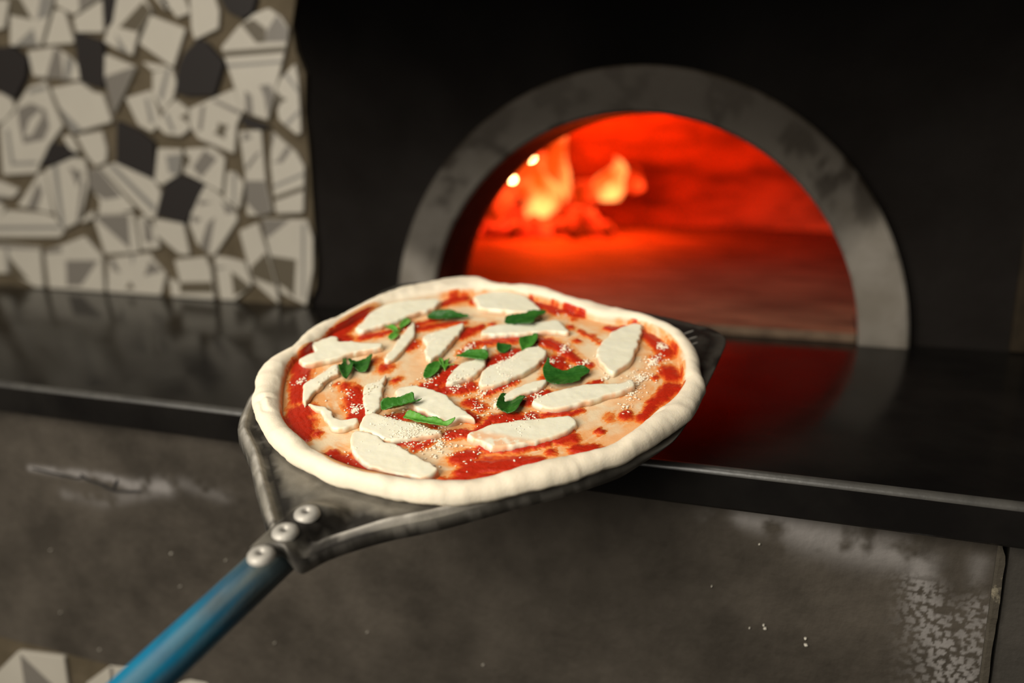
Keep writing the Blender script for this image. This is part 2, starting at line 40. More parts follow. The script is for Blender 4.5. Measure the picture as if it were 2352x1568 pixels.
TILES=[["w",[[-1177.2,203.1],[-1147.5,201.3],[-1164.8,163.0],[-1185.8,161.3]],[]],["w",[[-1142.9,205.1],[-1060.3,200.2],[-1097.0,136.2],[-1156.0,138.6]],[["b",[[-1147.4,206.7],[-1125.7,205.4],[-1105.5,171.6],[-1150.6,180.6]]],["l",[[-1083.8,202.9],[-1058.2,201.4],[-1075.9,174.7],[-1097.3,170.5]]],["l",[[-1147.4,137.6],[-1106.7,160.2],[-1102.0,134.4]]]]],["w",[[-1063.4,182.7],[-1045.3,181.0],[-1034.6,136.9],[-1090.3,136.6]],[]],["w",[[-1052.8,201.1],[-974.8,196.5],[-1026.4,174.8],[-1039.9,180.8],[-1058.5,189.6]],[["g",[[-1013.2,200.1],[-971.1,197.6],[-1015.2,176.8]]]]],["w",[[-1029.1,169.7],[-973.9,191.3],[-977.8,148.9],[-1026.7,151.2]],[]],["k",[[-971.5,195.0],[-946.6,193.6],[-958.7,164.8],[-968.8,156.3],[-972.6,165.5]],[]],["w",[[-944.9,193.5],[-898.5,190.7],[-889.3,171.4],[-914.7,147.2],[-929.4,115.6],[-949.2,122.9],[-977.2,135.8],[-967.6,152.3],[-957.5,160.9]],[["b",[[-901.0,184.6],[-886.0,171.2],[-916.5,146.1],[-947.4,153.3]]],["l",[[-954.5,146.5],[-932.9,115.7],[-951.2,121.6]]]]],["w",[[-891.7,166.3],[-835.0,146.0],[-861.6,97.6],[-915.6,130.8]],[]],["k",[[-1191.1,135.2],[-1153.5,136.5],[-1125.9,118.9],[-1135.0,91.5],[-1162.3,61.4],[-1202.6,79.4]],[]],["w",[[-1124.1,128.4],[-1072.4,131.8],[-1051.9,121.6],[-1029.2,103.3],[-1032.1,85.8],[-1063.2,88.1],[-1119.1,93.8]],[["g",[[-1070.3,133.1],[-1060.2,127.3],[-1061.6,86.6],[-1094.9,90.4]]],["l",[[-1050.1,121.5],[-1037.2,110.3],[-1050.5,86.3],[-1061.6,86.6]]]]],["k",[[-1028.8,149.9],[-980.7,135.9],[-979.8,118.8],[-988.6,73.8],[-1008.0,77.0],[-1028.7,84.3],[-1030.9,115.4]],[]],["w",[[-978.1,118.7],[-926.5,99.8],[-975.3,37.0],[-983.8,87.1]],[["g",[[-986.4,87.8],[-924.6,101.1],[-975.5,35.6]]]]],["w",[[-897.3,90.7],[-864.1,96.0],[-859.0,76.7],[-866.8,56.5],[-886.5,39.8],[-901.0,63.2]],[["l",[[-872.2,97.4],[-866.6,94.3],[-885.8,51.0],[-890.7,60.0]]]]],["w",[[-913.7,105.8],[-875.0,99.2],[-867.8,96.7],[-898.5,93.6]],[]],["w",[[-1086.2,74.9],[-1031.0,81.7],[-1009.5,67.5],[-991.8,64.4],[-980.6,26.1],[-1059.6,10.4],[-1073.2,41.4]],[["l",[[-1079.1,51.2],[-1067.4,9.0],[-1036.5,14.4]]]]],["w",[[-1168.8,40.2],[-1200.3,21.9],[-1208.7,-51.2],[-1139.4,-48.1],[-1108.4,-7.9],[-1075.0,20.5],[-1088.0,53.3],[-1097.6,85.2],[-1131.8,77.4],[-1154.9,57.2]],[["g",[[-1159.5,47.1],[-1129.9,54.8],[-1103.2,44.8],[-1099.8,20.8],[-1114.6,1.2],[-1157.0,-4.4],[-1160.0,21.5]]],["w",[[-1112.7,45.0],[-1112.8,34.9],[-1138.9,7.1],[-1153.0,7.2],[-1138.8,30.8]]],["l",[[-1133.2,74.4],[-1099.5,79.7],[-1095.5,73.4],[-1130.9,68.0]]],["l",[[-1189.5,17.3],[-1182.3,17.2],[-1182.0,-31.9],[-1133.5,-30.5],[-1136.2,-35.7],[-1189.4,-37.2]]]]],["w",[[-1204.3,70.9],[-1192.3,70.6],[-1172.2,61.6],[-1166.8,48.7],[-1188.1,31.8],[-1214.0,23.4]],[]],["w",[[-1079.1,6.6],[-1062.2,5.9],[-1051.8,-17.6],[-1068.2,-14.4]],[]],["w",[[-1051.2,6.4],[-1002.1,12.2],[-997.2,-14.6],[-1001.3,-30.2],[-1021.4,-37.2],[-1034.3,-24.0]],[]],["k",[[-970.7,26.6],[-932.9,12.8],[-908.5,-4.4],[-912.4,-56.6],[-981.1,-32.7]],[]],["w",[[-951.7,57.8],[-905.1,67.4],[-899.2,47.7],[-893.6,26.2],[-911.2,10.7],[-934.0,21.3]],[["l",[[-917.3,57.0],[-911.1,56.9],[-904.8,23.3],[-912.7,22.2]]]]],["w",[[-862.7,53.5],[-843.3,40.2],[-843.5,13.7],[-858.9,4.9],[-884.5,7.5],[-898.5,18.4],[-881.7,40.9]],[["b",[[-857.2,31.0],[-841.5,36.6],[-841.9,20.7]]],["l",[[-883.3,35.0],[-877.0,36.1],[-867.1,12.1],[-874.2,10.4]]]]],["w",[[-882.2,189.8],[-833.3,186.9],[-826.0,166.7],[-847.8,161.7],[-857.7,174.7],[-867.7,174.0]],[["k",[[-867.2,190.1],[-859.0,177.2],[-864.6,172.6],[-875.4,190.6]]]]],["w",[[-822.1,186.2],[-782.6,183.9],[-776.8,165.3],[-780.6,144.7],[-820.4,132.2],[-823.7,145.5]],[]],["k",[[-773.3,183.4],[-715.2,180.0],[-724.5,161.3],[-740.5,154.9],[-762.6,165.8]],[]],["w",[[-747.7,144.3],[-721.7,158.8],[-698.5,164.7],[-680.1,153.0],[-670.9,138.3],[-674.4,122.8],[-690.9,78.4],[-712.5,25.1],[-732.3,30.5],[-752.0,38.4],[-776.9,119.8]],[["b",[[-742.7,147.8],[-722.3,152.8],[-703.7,139.8],[-706.8,123.0],[-720.5,123.0]]],["g",[[-702.3,138.6],[-685.7,156.9],[-668.2,134.6],[-673.7,122.8],[-707.5,123.6]]],["b",[[-780.6,114.9],[-672.6,117.3],[-673.3,109.5],[-781.4,107.2]]],["l",[[-769.7,98.0],[-674.0,100.3],[-674.4,96.2],[-770.2,93.7]]],["g",[[-744.8,63.6],[-734.4,57.1],[-734.0,29.2],[-746.2,33.2]]],["g",[[-720.9,69.3],[-703.8,70.1],[-698.7,58.8],[-712.1,28.9],[-714.5,54.1]]]]],["k",[[-815.6,131.4],[-801.6,127.0],[-775.9,99.8],[-788.1,74.9],[-796.4,58.5],[-840.6,58.9],[-860.0,63.9],[-852.7,96.0],[-840.6,113.5]],[]],["w",[[-840.9,41.3],[-763.9,65.6],[-753.4,35.7],[-765.0,19.2],[-772.6,-19.2],[-800.7,-9.1],[-830.0,1.1],[-842.2,17.8]],[["g",[[-819.8,44.4],[-813.0,46.0],[-822.8,11.7],[-829.5,11.7]]],["g",[[-800.8,50.4],[-795.4,52.6],[-755.4,36.9],[-758.1,31.8]]],["b",[[-794.4,22.5],[-786.7,19.5],[-776.7,18.2],[-783.2,11.3],[-785.1,-0.4],[-793.4,4.4],[-803.3,7.4],[-796.1,13.2]]]]],["w",[[-688.1,75.8],[-664.0,94.6],[-660.9,77.5],[-661.9,6.8],[-668.1,5.6],[-694.0,24.8],[-697.2,58.7]],[["b",[[-696.8,63.7],[-688.4,54.8],[-678.9,50.2],[-689.1,46.1],[-696.1,36.2]]],["l",[[-681.6,81.8],[-676.9,84.1],[-660.6,62.8],[-661.7,57.9]]],["l",[[-685.2,19.7],[-662.6,36.8],[-661.5,31.8],[-680.9,15.8]]]]],["k",[[-751.2,30.1],[-709.5,14.9],[-730.8,12.6],[-753.9,19.2]],[]],["w",[[-1231.7,-60.8],[-1219.2,-62.2],[-1181.5,-74.2],[-1194.1,-85.1],[-1237.8,-90.5]],[["g",[[-1238.0,-81.1],[-1188.3,-87.4],[-1204.7,-96.2],[-1241.2,-96.9]]]]],["w",[[-1238.1,-92.1],[-1216.7,-102.7],[-1230.9,-120.3],[-1245.3,-127.0]],[]],["w",[[-1188.4,-99.0],[-1135.6,-49.4],[-1123.1,-47.8],[-1118.8,-108.4]],[["g",[[-1170.4,-103.3],[-1138.8,-61.5],[-1132.4,-76.6],[-1148.8,-104.4]]]]],["k",[[-1131.3,-37.3],[-1099.4,-4.7],[-1077.9,-6.3],[-1055.0,-20.9],[-1069.2,-23.9],[-1098.6,-34.2]],[]],["w",[[-1119.3,-43.3],[-1061.6,-25.3],[-1040.7,-28.2],[-1039.0,-41.4],[-1040.2,-66.4],[-1056.8,-102.5],[-1067.7,-120.9],[-1097.7,-132.4],[-1111.4,-106.7]],[["l",[[-1103.6,-34.2],[-1093.7,-34.2],[-1094.9,-133.9],[-1103.6,-137.2]]],["g",[[-1071.7,-38.6],[-1045.8,-47.3],[-1061.0,-68.1],[-1067.5,-48.9]]],["g",[[-1050.7,-59.1],[-1042.9,-59.1],[-1065.0,-122.4],[-1071.0,-122.5]]]]],["w",[[-1063.6,-120.1],[-1037.4,-103.6],[-1036.0,-113.3],[-1057.9,-121.4]],[]],["w",[[-1035.6,-44.3],[-1016.0,-41.3],[-958.5,-99.0],[-985.8,-105.5],[-1026.2,-106.4],[-1021.4,-88.4],[-1037.5,-67.9]],[["g",[[-1039.5,-44.3],[-1016.7,-39.8],[-978.5,-81.8],[-1011.6,-86.7],[-1038.5,-73.8]]]]],["w",[[-1010.0,-39.8],[-982.4,-32.5],[-916.0,-57.9],[-905.7,-76.4],[-921.3,-111.4],[-932.4,-111.6]],[["l",[[-997.2,-36.8],[-987.5,-34.7],[-917.1,-93.8],[-920.3,-104.1]]]]],["w",[[-902.0,-12.7],[-859.8,-14.2],[-869.1,-47.6],[-901.5,-63.5],[-913.4,-57.9]],[["l",[[-889.0,-22.5],[-860.4,-19.7],[-869.5,-50.4],[-886.7,-46.3]]]]],["w",[[-1245.3,-127.0],[-1213.3,-107.3],[-1134.5,-110.3],[-1117.1,-116.0],[-1100.5,-137.1],[-1110.0,-145.1],[-1249.9,-149.5]],[["l",[[-1248.5,-132.2],[-1098.9,-127.5],[-1099.9,-133.7],[-1249.9,-139.1]]]]],["w",[[-1252.2,-160.9],[-1236.9,-160.3],[-1154.6,-163.8],[-1158.5,-219.8],[-1175.6,-220.6],[-1222.2,-206.6],[-1262.0,-208.5]],[["b",[[-1222.5,-180.7],[-1185.7,-217.9],[-1226.9,-208.5]]],["g",[[-1254.1,-159.3],[-1151.6,-159.0],[-1155.1,-167.0],[-1255.8,-167.4]]],["l",[[-1227.3,-166.4],[-1219.6,-166.2],[-1226.9,-208.5],[-1233.5,-208.8]]]]],["w",[[-1143.9,-168.2],[-1104.0,-157.4],[-1061.6,-143.6],[-1030.8,-173.2],[-1034.1,-219.8],[-1102.3,-218.5],[-1145.5,-217.5]],[["g",[[-1103.1,-181.5],[-1037.6,-178.8],[-1078.2,-220.5],[-1108.0,-222.0]]],["g",[[-1146.8,-166.7],[-1108.7,-160.6],[-1108.1,-169.2],[-1147.9,-173.1]]]]],["w",[[-1019.5,-175.8],[-937.8,-165.0],[-933.4,-173.8],[-913.0,-195.4],[-926.2,-218.0],[-1028.0,-218.7]],[["g",[[-939.2,-175.6],[-917.0,-190.4],[-953.8,-199.6]]],["b",[[-992.2,-220.7],[-980.8,-208.6],[-973.7,-219.7]]],["g",[[-1019.5,-175.8],[-1007.7,-175.3],[-997.4,-197.1],[-1010.5,-193.8]]],["l",[[-975.9,-168.0],[-966.2,-166.9],[-972.5,-184.5]]]]],["w",[[-1036.6,-117.1],[-1026.4,-107.9],[-961.4,-106.4],[-958.1,-162.8],[-1023.2,-168.3]],[["g",[[-1027.7,-110.1],[-970.0,-107.4],[-972.9,-160.3],[-1033.3,-114.8]]]]],["w",[[-953.1,-113.6],[-939.4,-108.9],[-922.2,-131.9],[-917.9,-155.4],[-951.9,-158.8]],[["g",[[-941.7,-111.9],[-930.0,-114.5],[-927.2,-148.3],[-943.7,-146.6]]]]],["w",[[-922.7,-113.6],[-870.9,-119.5],[-865.5,-163.7],[-883.4,-163.0],[-923.7,-134.9]],[]],["k",[[-898.2,-65.6],[-866.8,-49.7],[-827.1,-61.3],[-848.5,-95.4],[-867.1,-118.0],[-916.4,-107.6]],[]],["w",[[-854.4,-13.5],[-809.5,-11.6],[-789.1,-26.6],[-799.1,-72.8],[-828.6,-59.2],[-861.8,-45.5]],[["g",[[-821.7,-14.3],[-801.0,-26.6],[-831.3,-52.9],[-845.3,-39.1]]],["b",[[-858.4,-16.9],[-846.4,-26.6],[-858.2,-44.7]]]]],["w",[[-825.7,-64.0],[-807.7,-72.9],[-799.9,-79.7],[-779.6,-97.5],[-775.9,-110.7],[-816.9,-157.5],[-826.4,-163.7],[-849.2,-147.1],[-860.0,-118.5],[-851.0,-94.7]],[["g",[[-800.4,-84.6],[-774.7,-99.5],[-793.9,-103.4]]],["g",[[-840.1,-83.9],[-816.2,-87.7],[-837.6,-92.3]]],["g",[[-827.2,-116.2],[-813.2,-107.4],[-831.7,-163.9],[-844.2,-149.8]]],["g",[[-858.6,-106.3],[-836.2,-110.8],[-849.4,-118.3]]]]],["w",[[-785.1,-44.3],[-774.3,-45.6],[-759.5,-60.5],[-770.9,-95.2],[-794.0,-80.3]],[["l",[[-776.6,-42.9],[-771.1,-47.0],[-776.7,-94.0],[-780.7,-91.2]]]]],["w",[[-761.1,9.6],[-726.1,10.6],[-724.5,-60.2],[-718.1,-98.3],[-736.7,-103.5],[-759.2,-104.0],[-756.1,-46.9]],[["g",[[-762.1,-56.5],[-720.8,-56.1],[-716.7,-101.0],[-740.0,-104.3],[-758.3,-86.7]]],["g",[[-735.3,-18.5],[-727.9,-17.2],[-752.4,-42.8],[-755.2,-37.4]]],["g",[[-752.1,10.9],[-739.9,1.5],[-756.8,-3.7]]]]],["w",[[-707.0,9.1],[-692.1,-2.8],[-671.3,-18.6],[-660.2,-37.0],[-666.1,-97.8],[-709.2,-100.1],[-712.3,-33.2]],[["g",[[-715.4,-31.9],[-700.7,-29.2],[-684.7,-9.4],[-677.3,-14.7],[-693.0,-31.8]]],["g",[[-707.8,9.1],[-700.9,6.5],[-709.1,-14.6]]],["l",[[-715.0,-63.5],[-659.1,-43.9],[-659.5,-48.6],[-715.4,-68.2]]],["b",[[-714.7,-78.4],[-660.5,-61.5],[-661.0,-68.6],[-713.6,-84.5]]]]],["w",[[-773.3,-126.8],[-741.8,-114.7],[-730.5,-154.3],[-718.9,-202.1],[-756.9,-193.9],[-763.3,-172.6]],[["b",[[-758.7,-177.5],[-731.4,-155.0],[-717.2,-202.0],[-758.3,-191.1]]]]],["w",[[-734.7,-109.0],[-662.5,-108.6],[-654.8,-133.6],[-657.9,-176.5],[-672.2,-215.2],[-711.4,-211.7],[-725.5,-154.1]],[["g",[[-737.0,-107.7],[-684.7,-106.4],[-727.9,-135.3]]],["b",[[-724.3,-159.7],[-682.8,-163.7],[-690.4,-217.7],[-702.6,-205.5],[-715.3,-199.0]]],["l",[[-670.0,-113.6],[-664.4,-113.4],[-673.9,-216.8],[-678.0,-217.0]]]]],["w",[[-891.9,-172.9],[-837.2,-166.3],[-829.4,-182.7],[-827.7,-215.8],[-904.8,-216.9],[-885.8,-204.6]],[["b",[[-885.9,-205.4],[-825.3,-201.6],[-827.1,-218.0],[-887.8,-221.2]]]]],["w",[[-820.3,-164.2],[-793.6,-166.7],[-770.0,-171.5],[-760.3,-202.7],[-792.0,-219.0],[-816.5,-218.9]],[["b",[[-793.6,-184.1],[-758.1,-207.0],[-792.2,-220.5]]],["g",[[-819.3,-179.4],[-798.3,-178.5],[-816.3,-183.6]]]]],["w",[[-754.6,-196.7],[-719.1,-204.2],[-716.6,-218.4],[-744.4,-206.3]],[]],["w",[[-906.4,-200.4],[-892.6,-208.0],[-889.4,-219.1],[-905.0,-218.4]],[]]]
LOWTILES=[["w",[[-862.7,-603.9],[-842.4,-585.3],[-807.8,-553.8],[-740.3,-545.5],[-740.8,-582.0],[-735.9,-609.3],[-813.4,-646.1],[-872.8,-652.3]],[["g",[[-805.1,-554.8],[-762.3,-583.7],[-752.6,-616.8],[-807.1,-644.4]]]]],["w",[[-712.7,-572.0],[-675.0,-542.2],[-644.1,-538.3],[-633.0,-559.6],[-669.9,-592.8],[-707.2,-595.5]],[["g",[[-675.7,-540.7],[-671.0,-539.7],[-670.4,-596.3],[-678.0,-598.2]]]]],["w",[[-589.4,-542.9],[-569.9,-534.2],[-548.3,-533.3],[-544.0,-553.8],[-582.7,-571.1]],[]]]
MEDGE=[[-661.9,204.6],[-664.4,173.5],[-669.6,141.9],[-666.9,109.6],[-657.1,82.0],[-658.3,32.4],[-657.2,-6.9],[-658.4,-58.4],[-654.5,-116.9],[-655.3,-164.7],[-660.8,-201.5],[-669.3,-221.7]]
STAIN=[[[[-747.8,-327.6,8],[-712.2,-326.3,10],[-677.7,-325.4,12],[-641.3,-323.8,10],[-617.5,-328.8,14],[-574.5,-324.2,20]],0.9],[[[-704.8,-350.4,14],[-659.3,-350.9,18],[-619.2,-340.5,16],[-580.6,-330.4,14]],0.4],[[[-553.1,-317.7,16],[-523.4,-322.3,18],[-494.3,-326.9,14]],0.3],[[[-41.1,-274.8,16],[-13.4,-275.7,26],[10.9,-280.4,34],[37.4,-283.5,34],[65.9,-286.4,32]],0.75],[[[-66.3,-276.9,16]],0.3],[[[80.0,-288.9,24],[85.2,-314.8,26],[92.9,-337.0,34],[106.0,-358.3,44],[113.5,-377.4,50]],0.8],[[[109.0,-333.7,40],[124.3,-350.8,30],[120.7,-317.9,24]],0.6],[[[116.9,-282.5,14],[115.7,-295.7,12]],0.4]]
CRACKS=[[[-744.7,-327.2],[-684.1,-330.0],[-678.9,-325.6],[-672.7,-329.4],[-653.6,-332.4],[-637.7,-336.7],[-602.0,-332.5]],[[-639.2,-335.5],[-634.8,-328.0],[-630.6,-321.9]]]
SEAM=[[133.7,-263.7],[134.1,-371.9]]
LOWTOP=[[-835.7,-552.5],[-737.5,-540.3],[-664.7,-536.2],[-573.9,-532.3]]

# ------------------------------------------------------------------ helpers
C=bpy.context.scene.collection
R_=random.Random(7)
ZC=1.18                       # camera height; wall tables are given from the camera's level
def V3(x,y,z): return Vector((x,y,z))
def hash2(ix,iy,s):
    h=(ix*374761393+iy*668265263+s*982451653)&0xffffffff
    h=((h^(h>>13))*1274126177)&0xffffffff
    return ((h^(h>>16))&0xffff)/65535.0
def vnoise(x,y,s=0):
    x=np.asarray(x,float);y=np.asarray(y,float)
    ix=np.floor(x).astype(np.int64);iy=np.floor(y).astype(np.int64)
    fx=x-ix;fy=y-iy;fx=fx*fx*(3-2*fx);fy=fy*fy*(3-2*fy)
    a=hash2(ix,iy,s);b=hash2(ix+1,iy,s);c=hash2(ix,iy+1,s);d=hash2(ix+1,iy+1,s)
    return (a*(1-fx)+b*fx)*(1-fy)+(c*(1-fx)+d*fx)*fy
def fbm(x,y,s=0,o=4):
    t=0;a=.5;n=0
    x=np.asarray(x,float);y=np.asarray(y,float)
    for k in range(o):
        t=t+a*vnoise(x*2**k+17.3*k,y*2**k-9.1*k,s+k);n+=a;a*=.5
    return t/n
def worley(x,y,s=0):
    ix=np.floor(x).astype(np.int64);iy=np.floor(y).astype(np.int64);d=np.full(np.shape(x),9.)
    for a in (-1,0,1):
        for b in (-1,0,1):
            cx=ix+a;cy=iy+b;d=np.minimum(d,np.hypot(cx+hash2(cx,cy,s)-x,cy+hash2(cx,cy,s+7)-y))
    return d
def sstep(a,b,x):
    t=np.clip((np.asarray(x,float)-a)/(b-a),0,1);return t*t*(3-2*t)
def mesh(name,verts,faces,mats=(),smooth=True,mi=None,attrs=None):
    me=bpy.data.meshes.new(name)
    me.from_pydata([tuple(map(float,v)) for v in verts],[],[tuple(map(int,f)) for f in faces])
    for m in mats: me.materials.append(m)
    if mi is not None: me.polygons.foreach_set('material_index',list(mi))
    if smooth: me.polygons.foreach_set('use_smooth',[True]*len(me.polygons))
    if attrs:
        for k,a in attrs.items():
            at=me.attributes.new(k,'FLOAT','POINT');at.data.foreach_set('value',np.asarray(a,dtype=np.float32))
    me.update();return me
def put(name,me,parent=None,mat=None):
    o=bpy.data.objects.new(name,me);C.objects.link(o)
    if parent is not None: o.parent=parent
    if mat is not None: o.matrix_basis=mat
    return o
def tag(o,label=None,cat=None,group=None,kind=None):
    if label:o['label']=label
    if cat:o['category']=cat
    if group:o['group']=group
    if kind:o['kind']=kind
    return o
def empty(name,mat): 
    o=bpy.data.objects.new(name,None);o.empty_display_size=.02;C.objects.link(o);o.matrix_basis=mat;return o
def recalc(me):
    bm=bmesh.new();bm.from_mesh(me);bmesh.ops.recalc_face_normals(bm,faces=bm.faces);bm.to_mesh(me);bm.free();return me
def boxmesh(name,x0,x1,y0,y1,z0,z1,m,bev=0.0):
    bm=bmesh.new();bmesh.ops.create_cube(bm,size=1)
    for v in bm.verts: v.co=Vector(((x0+x1)/2+v.co.x*(x1-x0),(y0+y1)/2+v.co.y*(y1-y0),(z0+z1)/2+v.co.z*(z1-z0)))
    if bev: bmesh.ops.bevel(bm,geom=list(bm.edges),offset=bev,segments=2,affect='EDGES',profile=.5)
    me=bpy.data.meshes.new(name);bm.to_mesh(me);bm.free();me.materials.append(m);return me
# polygon tools (numpy)
def catmull(P,step,closed=True):
    P=np.asarray(P,float);n=len(P);out=[]
    for i in range(n if closed else n-1):
        p0,p1,p2,p3=(P[(i-1)%n],P[i],P[(i+1)%n],P[(i+2)%n]) if closed else (P[max(i-1,0)],P[i],P[i+1],P[min(i+2,n-1)])
        k=max(2,int(np.ceil(np.linalg.norm(p2-p1)/step)))
        for j in range(k):
            t=j/k
            out.append(.5*((2*p1)+(-p0+p2)*t+(2*p0-5*p1+4*p2-p3)*t*t+(-p0+3*p1-3*p2+p3)*t**3))
    return np.array(out)
def pdist(Q,P,closed=True):
    Q=np.asarray(Q,float);P=np.asarray(P,float);d=np.full(len(Q),1e9)
    n=len(P)
    for i in range(n if closed else n-1):
        a=P[i];b=P[(i+1)%n];ab=b-a;l=max(ab@ab,1e-12)
        t=np.clip(((Q-a)@ab)/l,0,1);d=np.minimum(d,np.hypot(*(Q-a-t[:,None]*ab).T))
    return d
def inside(Q,P):
    Q=np.asarray(Q,float);P=np.asarray(P,float);c=np.zeros(len(Q),bool);n=len(P);j=n-1
    for i in range(n):
        a=P[i];b=P[j]
        k=((a[1]>Q[:,1])!=(b[1]>Q[:,1]))
        with np.errstate(divide='ignore',invalid='ignore'):
            x=(b[0]-a[0])*(Q[:,1]-a[1])/(b[1]-a[1])+a[0]
        c^=k&(Q[:,0]<x);j=i
    return c
def area(P):
    P=np.asarray(P);return .5*np.sum(P[:,0]*np.roll(P[:,1],-1)-P[:,1]*np.roll(P[:,0],-1))
def fill(outline,step,rings=(),jit=.25,seed=1):
    """triangulated fill of a closed outline: returns verts 2d (outline first), tris"""
    P=np.asarray(outline,float)
    if area(P)<0:P=P[::-1]
    r=np.random.RandomState(seed);extra=[]
    nr=np.roll(P,-1,0)-np.roll(P,1,0);nr=np.stack([-nr[:,1],nr[:,0]],1);nr/=np.linalg.norm(nr,axis=1)[:,None]+1e-9
    for d in rings:
        q=P+nr*d;ok=inside(q,P)&(pdist(q,P)>d*.93);extra.append(q[ok])
    x0,y0=P.min(0);x1,y1=P.max(0)
    gx,gy=np.meshgrid(np.arange(x0,x1,step),np.arange(y0,y1,step*.87))
    gx=gx+(np.arange(gx.shape[0])%2)[:,None]*step*.5
    G=np.stack([gx.ravel(),gy.ravel()],1)+(r.rand(gx.size,2)-.5)*step*jit
    m=(max(rings) if rings else 0)+step*.5
    G=G[inside(G,P)];G=G[pdist(G,P)>m] if len(G) else G
    extra.append(G)
    A=np.vstack([P]+[e for e in extra if len(e)])
    n=len(P)
    res=delaunay_2d_cdt([Vector(p) for p in A],[],[list(range(n))],1,1e-5)
    return np.array([tuple(v) for v in res[0]]),[tuple(f) for f in res[2]],P
# ------------------------------------------------------------------ materials
def M(name,col,rough=.5,metal=0.,col2=None,scale=20.,lo=.35,hi=.65,bump=0.,bscale=200.,spec=None,sss=0.,sssr=(.01,.006,.003),detail=6,attr=None,rough2=None,ior=None,coat=0.,stretch=None):
    m=bpy.data.materials.new(name);m.use_nodes=True;nt=m.node_tree;N=nt.nodes;L=nt.links
    b=N['Principled BSDF'];b.inputs['Roughness'].default_value=rough;b.inputs['Metallic'].default_value=metal
    b.inputs['Base Color'].default_value=(*col,1)
    if spec is not None:b.inputs['Specular IOR Level'].default_value=spec
    if ior:b.inputs['IOR'].default_value=ior
    if coat:b.inputs['Coat Weight'].default_value=coat;b.inputs['Coat Roughness'].default_value=.12
    if sss:
        b.inputs['Subsurface Weight'].default_value=sss;b.inputs['Subsurface Radius'].default_value=sssr;b.inputs['Subsurface Scale'].default_value=.5
    tc=N.new('ShaderNodeTexCoord');src=tc.outputs['Object']
    if stretch:
        mp=N.new('ShaderNodeMapping');mp.inputs['Scale'].default_value=stretch;L.new(src,mp.inputs[0]);src=mp.outputs[0]
    out=None
    if col2 is not None:
        n=N.new('ShaderNodeTexNoise');n.inputs['Scale'].default_value=scale;n.inputs['Detail'].default_value=detail;n.inputs['Roughness'].default_value=.6
        L.new(src,n.inputs['Vector'])
        r=N.new('ShaderNodeMapRange');r.inputs['From Min'].default_value=lo;r.inputs['From Max'].default_value=hi
        L.new(n.outputs['Fac'],r.inputs['Value'])
        mx=N.new('ShaderNodeMix');mx.data_type='RGBA';mx.inputs['A'].default_value=(*col,1);mx.inputs['B'].default_value=(*col2,1)
        L.new(r.outputs[0],mx.inputs['Factor']);out=mx.outputs['Result']
        if rough2 is not None:
            rr=N.new('ShaderNodeMapRange');rr.inputs['To Min'].default_value=rough;rr.inputs['To Max'].default_value=rough2
            L.new(r.outputs[0],rr.inputs['Value']);L.new(rr.outputs[0],b.inputs['Roughness'])
    for (an,acol,amax) in (attr or []):
        at=N.new('ShaderNodeAttribute');at.attribute_name=an
        f=N.new('ShaderNodeMath');f.operation='MULTIPLY';f.inputs[1].default_value=amax;f.use_clamp=True;L.new(at.outputs['Fac'],f.inputs[0])
        mx=N.new('ShaderNodeMix');mx.data_type='RGBA';mx.inputs['B'].default_value=(*acol,1)
        if out is None: mx.inputs['A'].default_value=(*col,1)
        else: L.new(out,mx.inputs['A'])
        L.new(f.outputs[0],mx.inputs['Factor']);out=mx.outputs['Result']
    if out is not None:L.new(out,b.inputs['Base Color'])
    if bump:
        n=N.new('ShaderNodeTexNoise');n.inputs['Scale'].default_value=bscale;n.inputs['Detail'].default_value=5
        L.new(src,n.inputs['Vector'])
        bp=N.new('ShaderNodeBump');bp.inputs['Strength'].default_value=bump;bp.inputs['Distance'].default_value=.002
        L.new(n.outputs['Fac'],bp.inputs['Height']);L.new(bp.outputs[0],b.inputs['Normal'])
    return m
def emis(name,c1,c2,s1,s2,scale):
    m=bpy.data.materials.new(name);m.use_nodes=True;nt=m.node_tree;N=nt.nodes;L=nt.links
    b=N['Principled BSDF'];b.inputs['Base Color'].default_value=(.02,.012,.01,1);b.inputs['Roughness'].default_value=.9
    tc=N.new('ShaderNodeTexCoord');n=N.new('ShaderNodeTexNoise');n.inputs['Scale'].default_value=scale;n.inputs['Detail'].default_value=3
    L.new(tc.outputs['Object'],n.inputs['Vector'])
    r=N.new('ShaderNodeMapRange');r.inputs['From Min'].default_value=.4;r.inputs['From Max'].default_value=.62;L.new(n.outputs['Fac'],r.inputs['Value'])
    mx=N.new('ShaderNodeMix');mx.data_type='RGBA';mx.inputs['A'].default_value=(*c1,1);mx.inputs['B'].default_value=(*c2,1)
    L.new(r.outputs[0],mx.inputs['Factor']);L.new(mx.outputs['Result'],b.inputs['Emission Color'])
    e=N.new('ShaderNodeMapRange');e.inputs['To Min'].default_value=s1;e.inputs['To Max'].default_value=s2;L.new(r.outputs[0],e.inputs['Value'])
    L.new(e.outputs[0],b.inputs['Emission Strength']);return m
m_black=M('black_plaster',(.0075,.0062,.0055),.8,col2=(.0125,.0108,.0098),scale=5,bump=.25,bscale=90,spec=.0,attr=[('upper_dark',(.0004,.0004,.0004),1.)])
m_grout=M('mosaic_grout',(.050,.038,.022),.9,col2=(.075,.058,.036),scale=30,bump=.5,bscale=150,spec=.2)
m_tw=M('tile_white',(.315,.29,.245),.35,col2=(.292,.268,.226),scale=12,spec=.3)
m_tg=M('tile_grey_print',(.118,.106,.091),.3,spec=.4)
m_tl=M('tile_pale_grey_print',(.145,.136,.121),.3,spec=.4)
m_tb=M('tile_brown_print',(.068,.056,.038),.3,spec=.4)
m_tk=M('tile_black',(.016,.0135,.0125),.5,spec=.1)
TM={'w':0,'g':1,'l':2,'b':3,'k':4};TMATS=(m_tw,m_tg,m_tl,m_tb,m_tk)
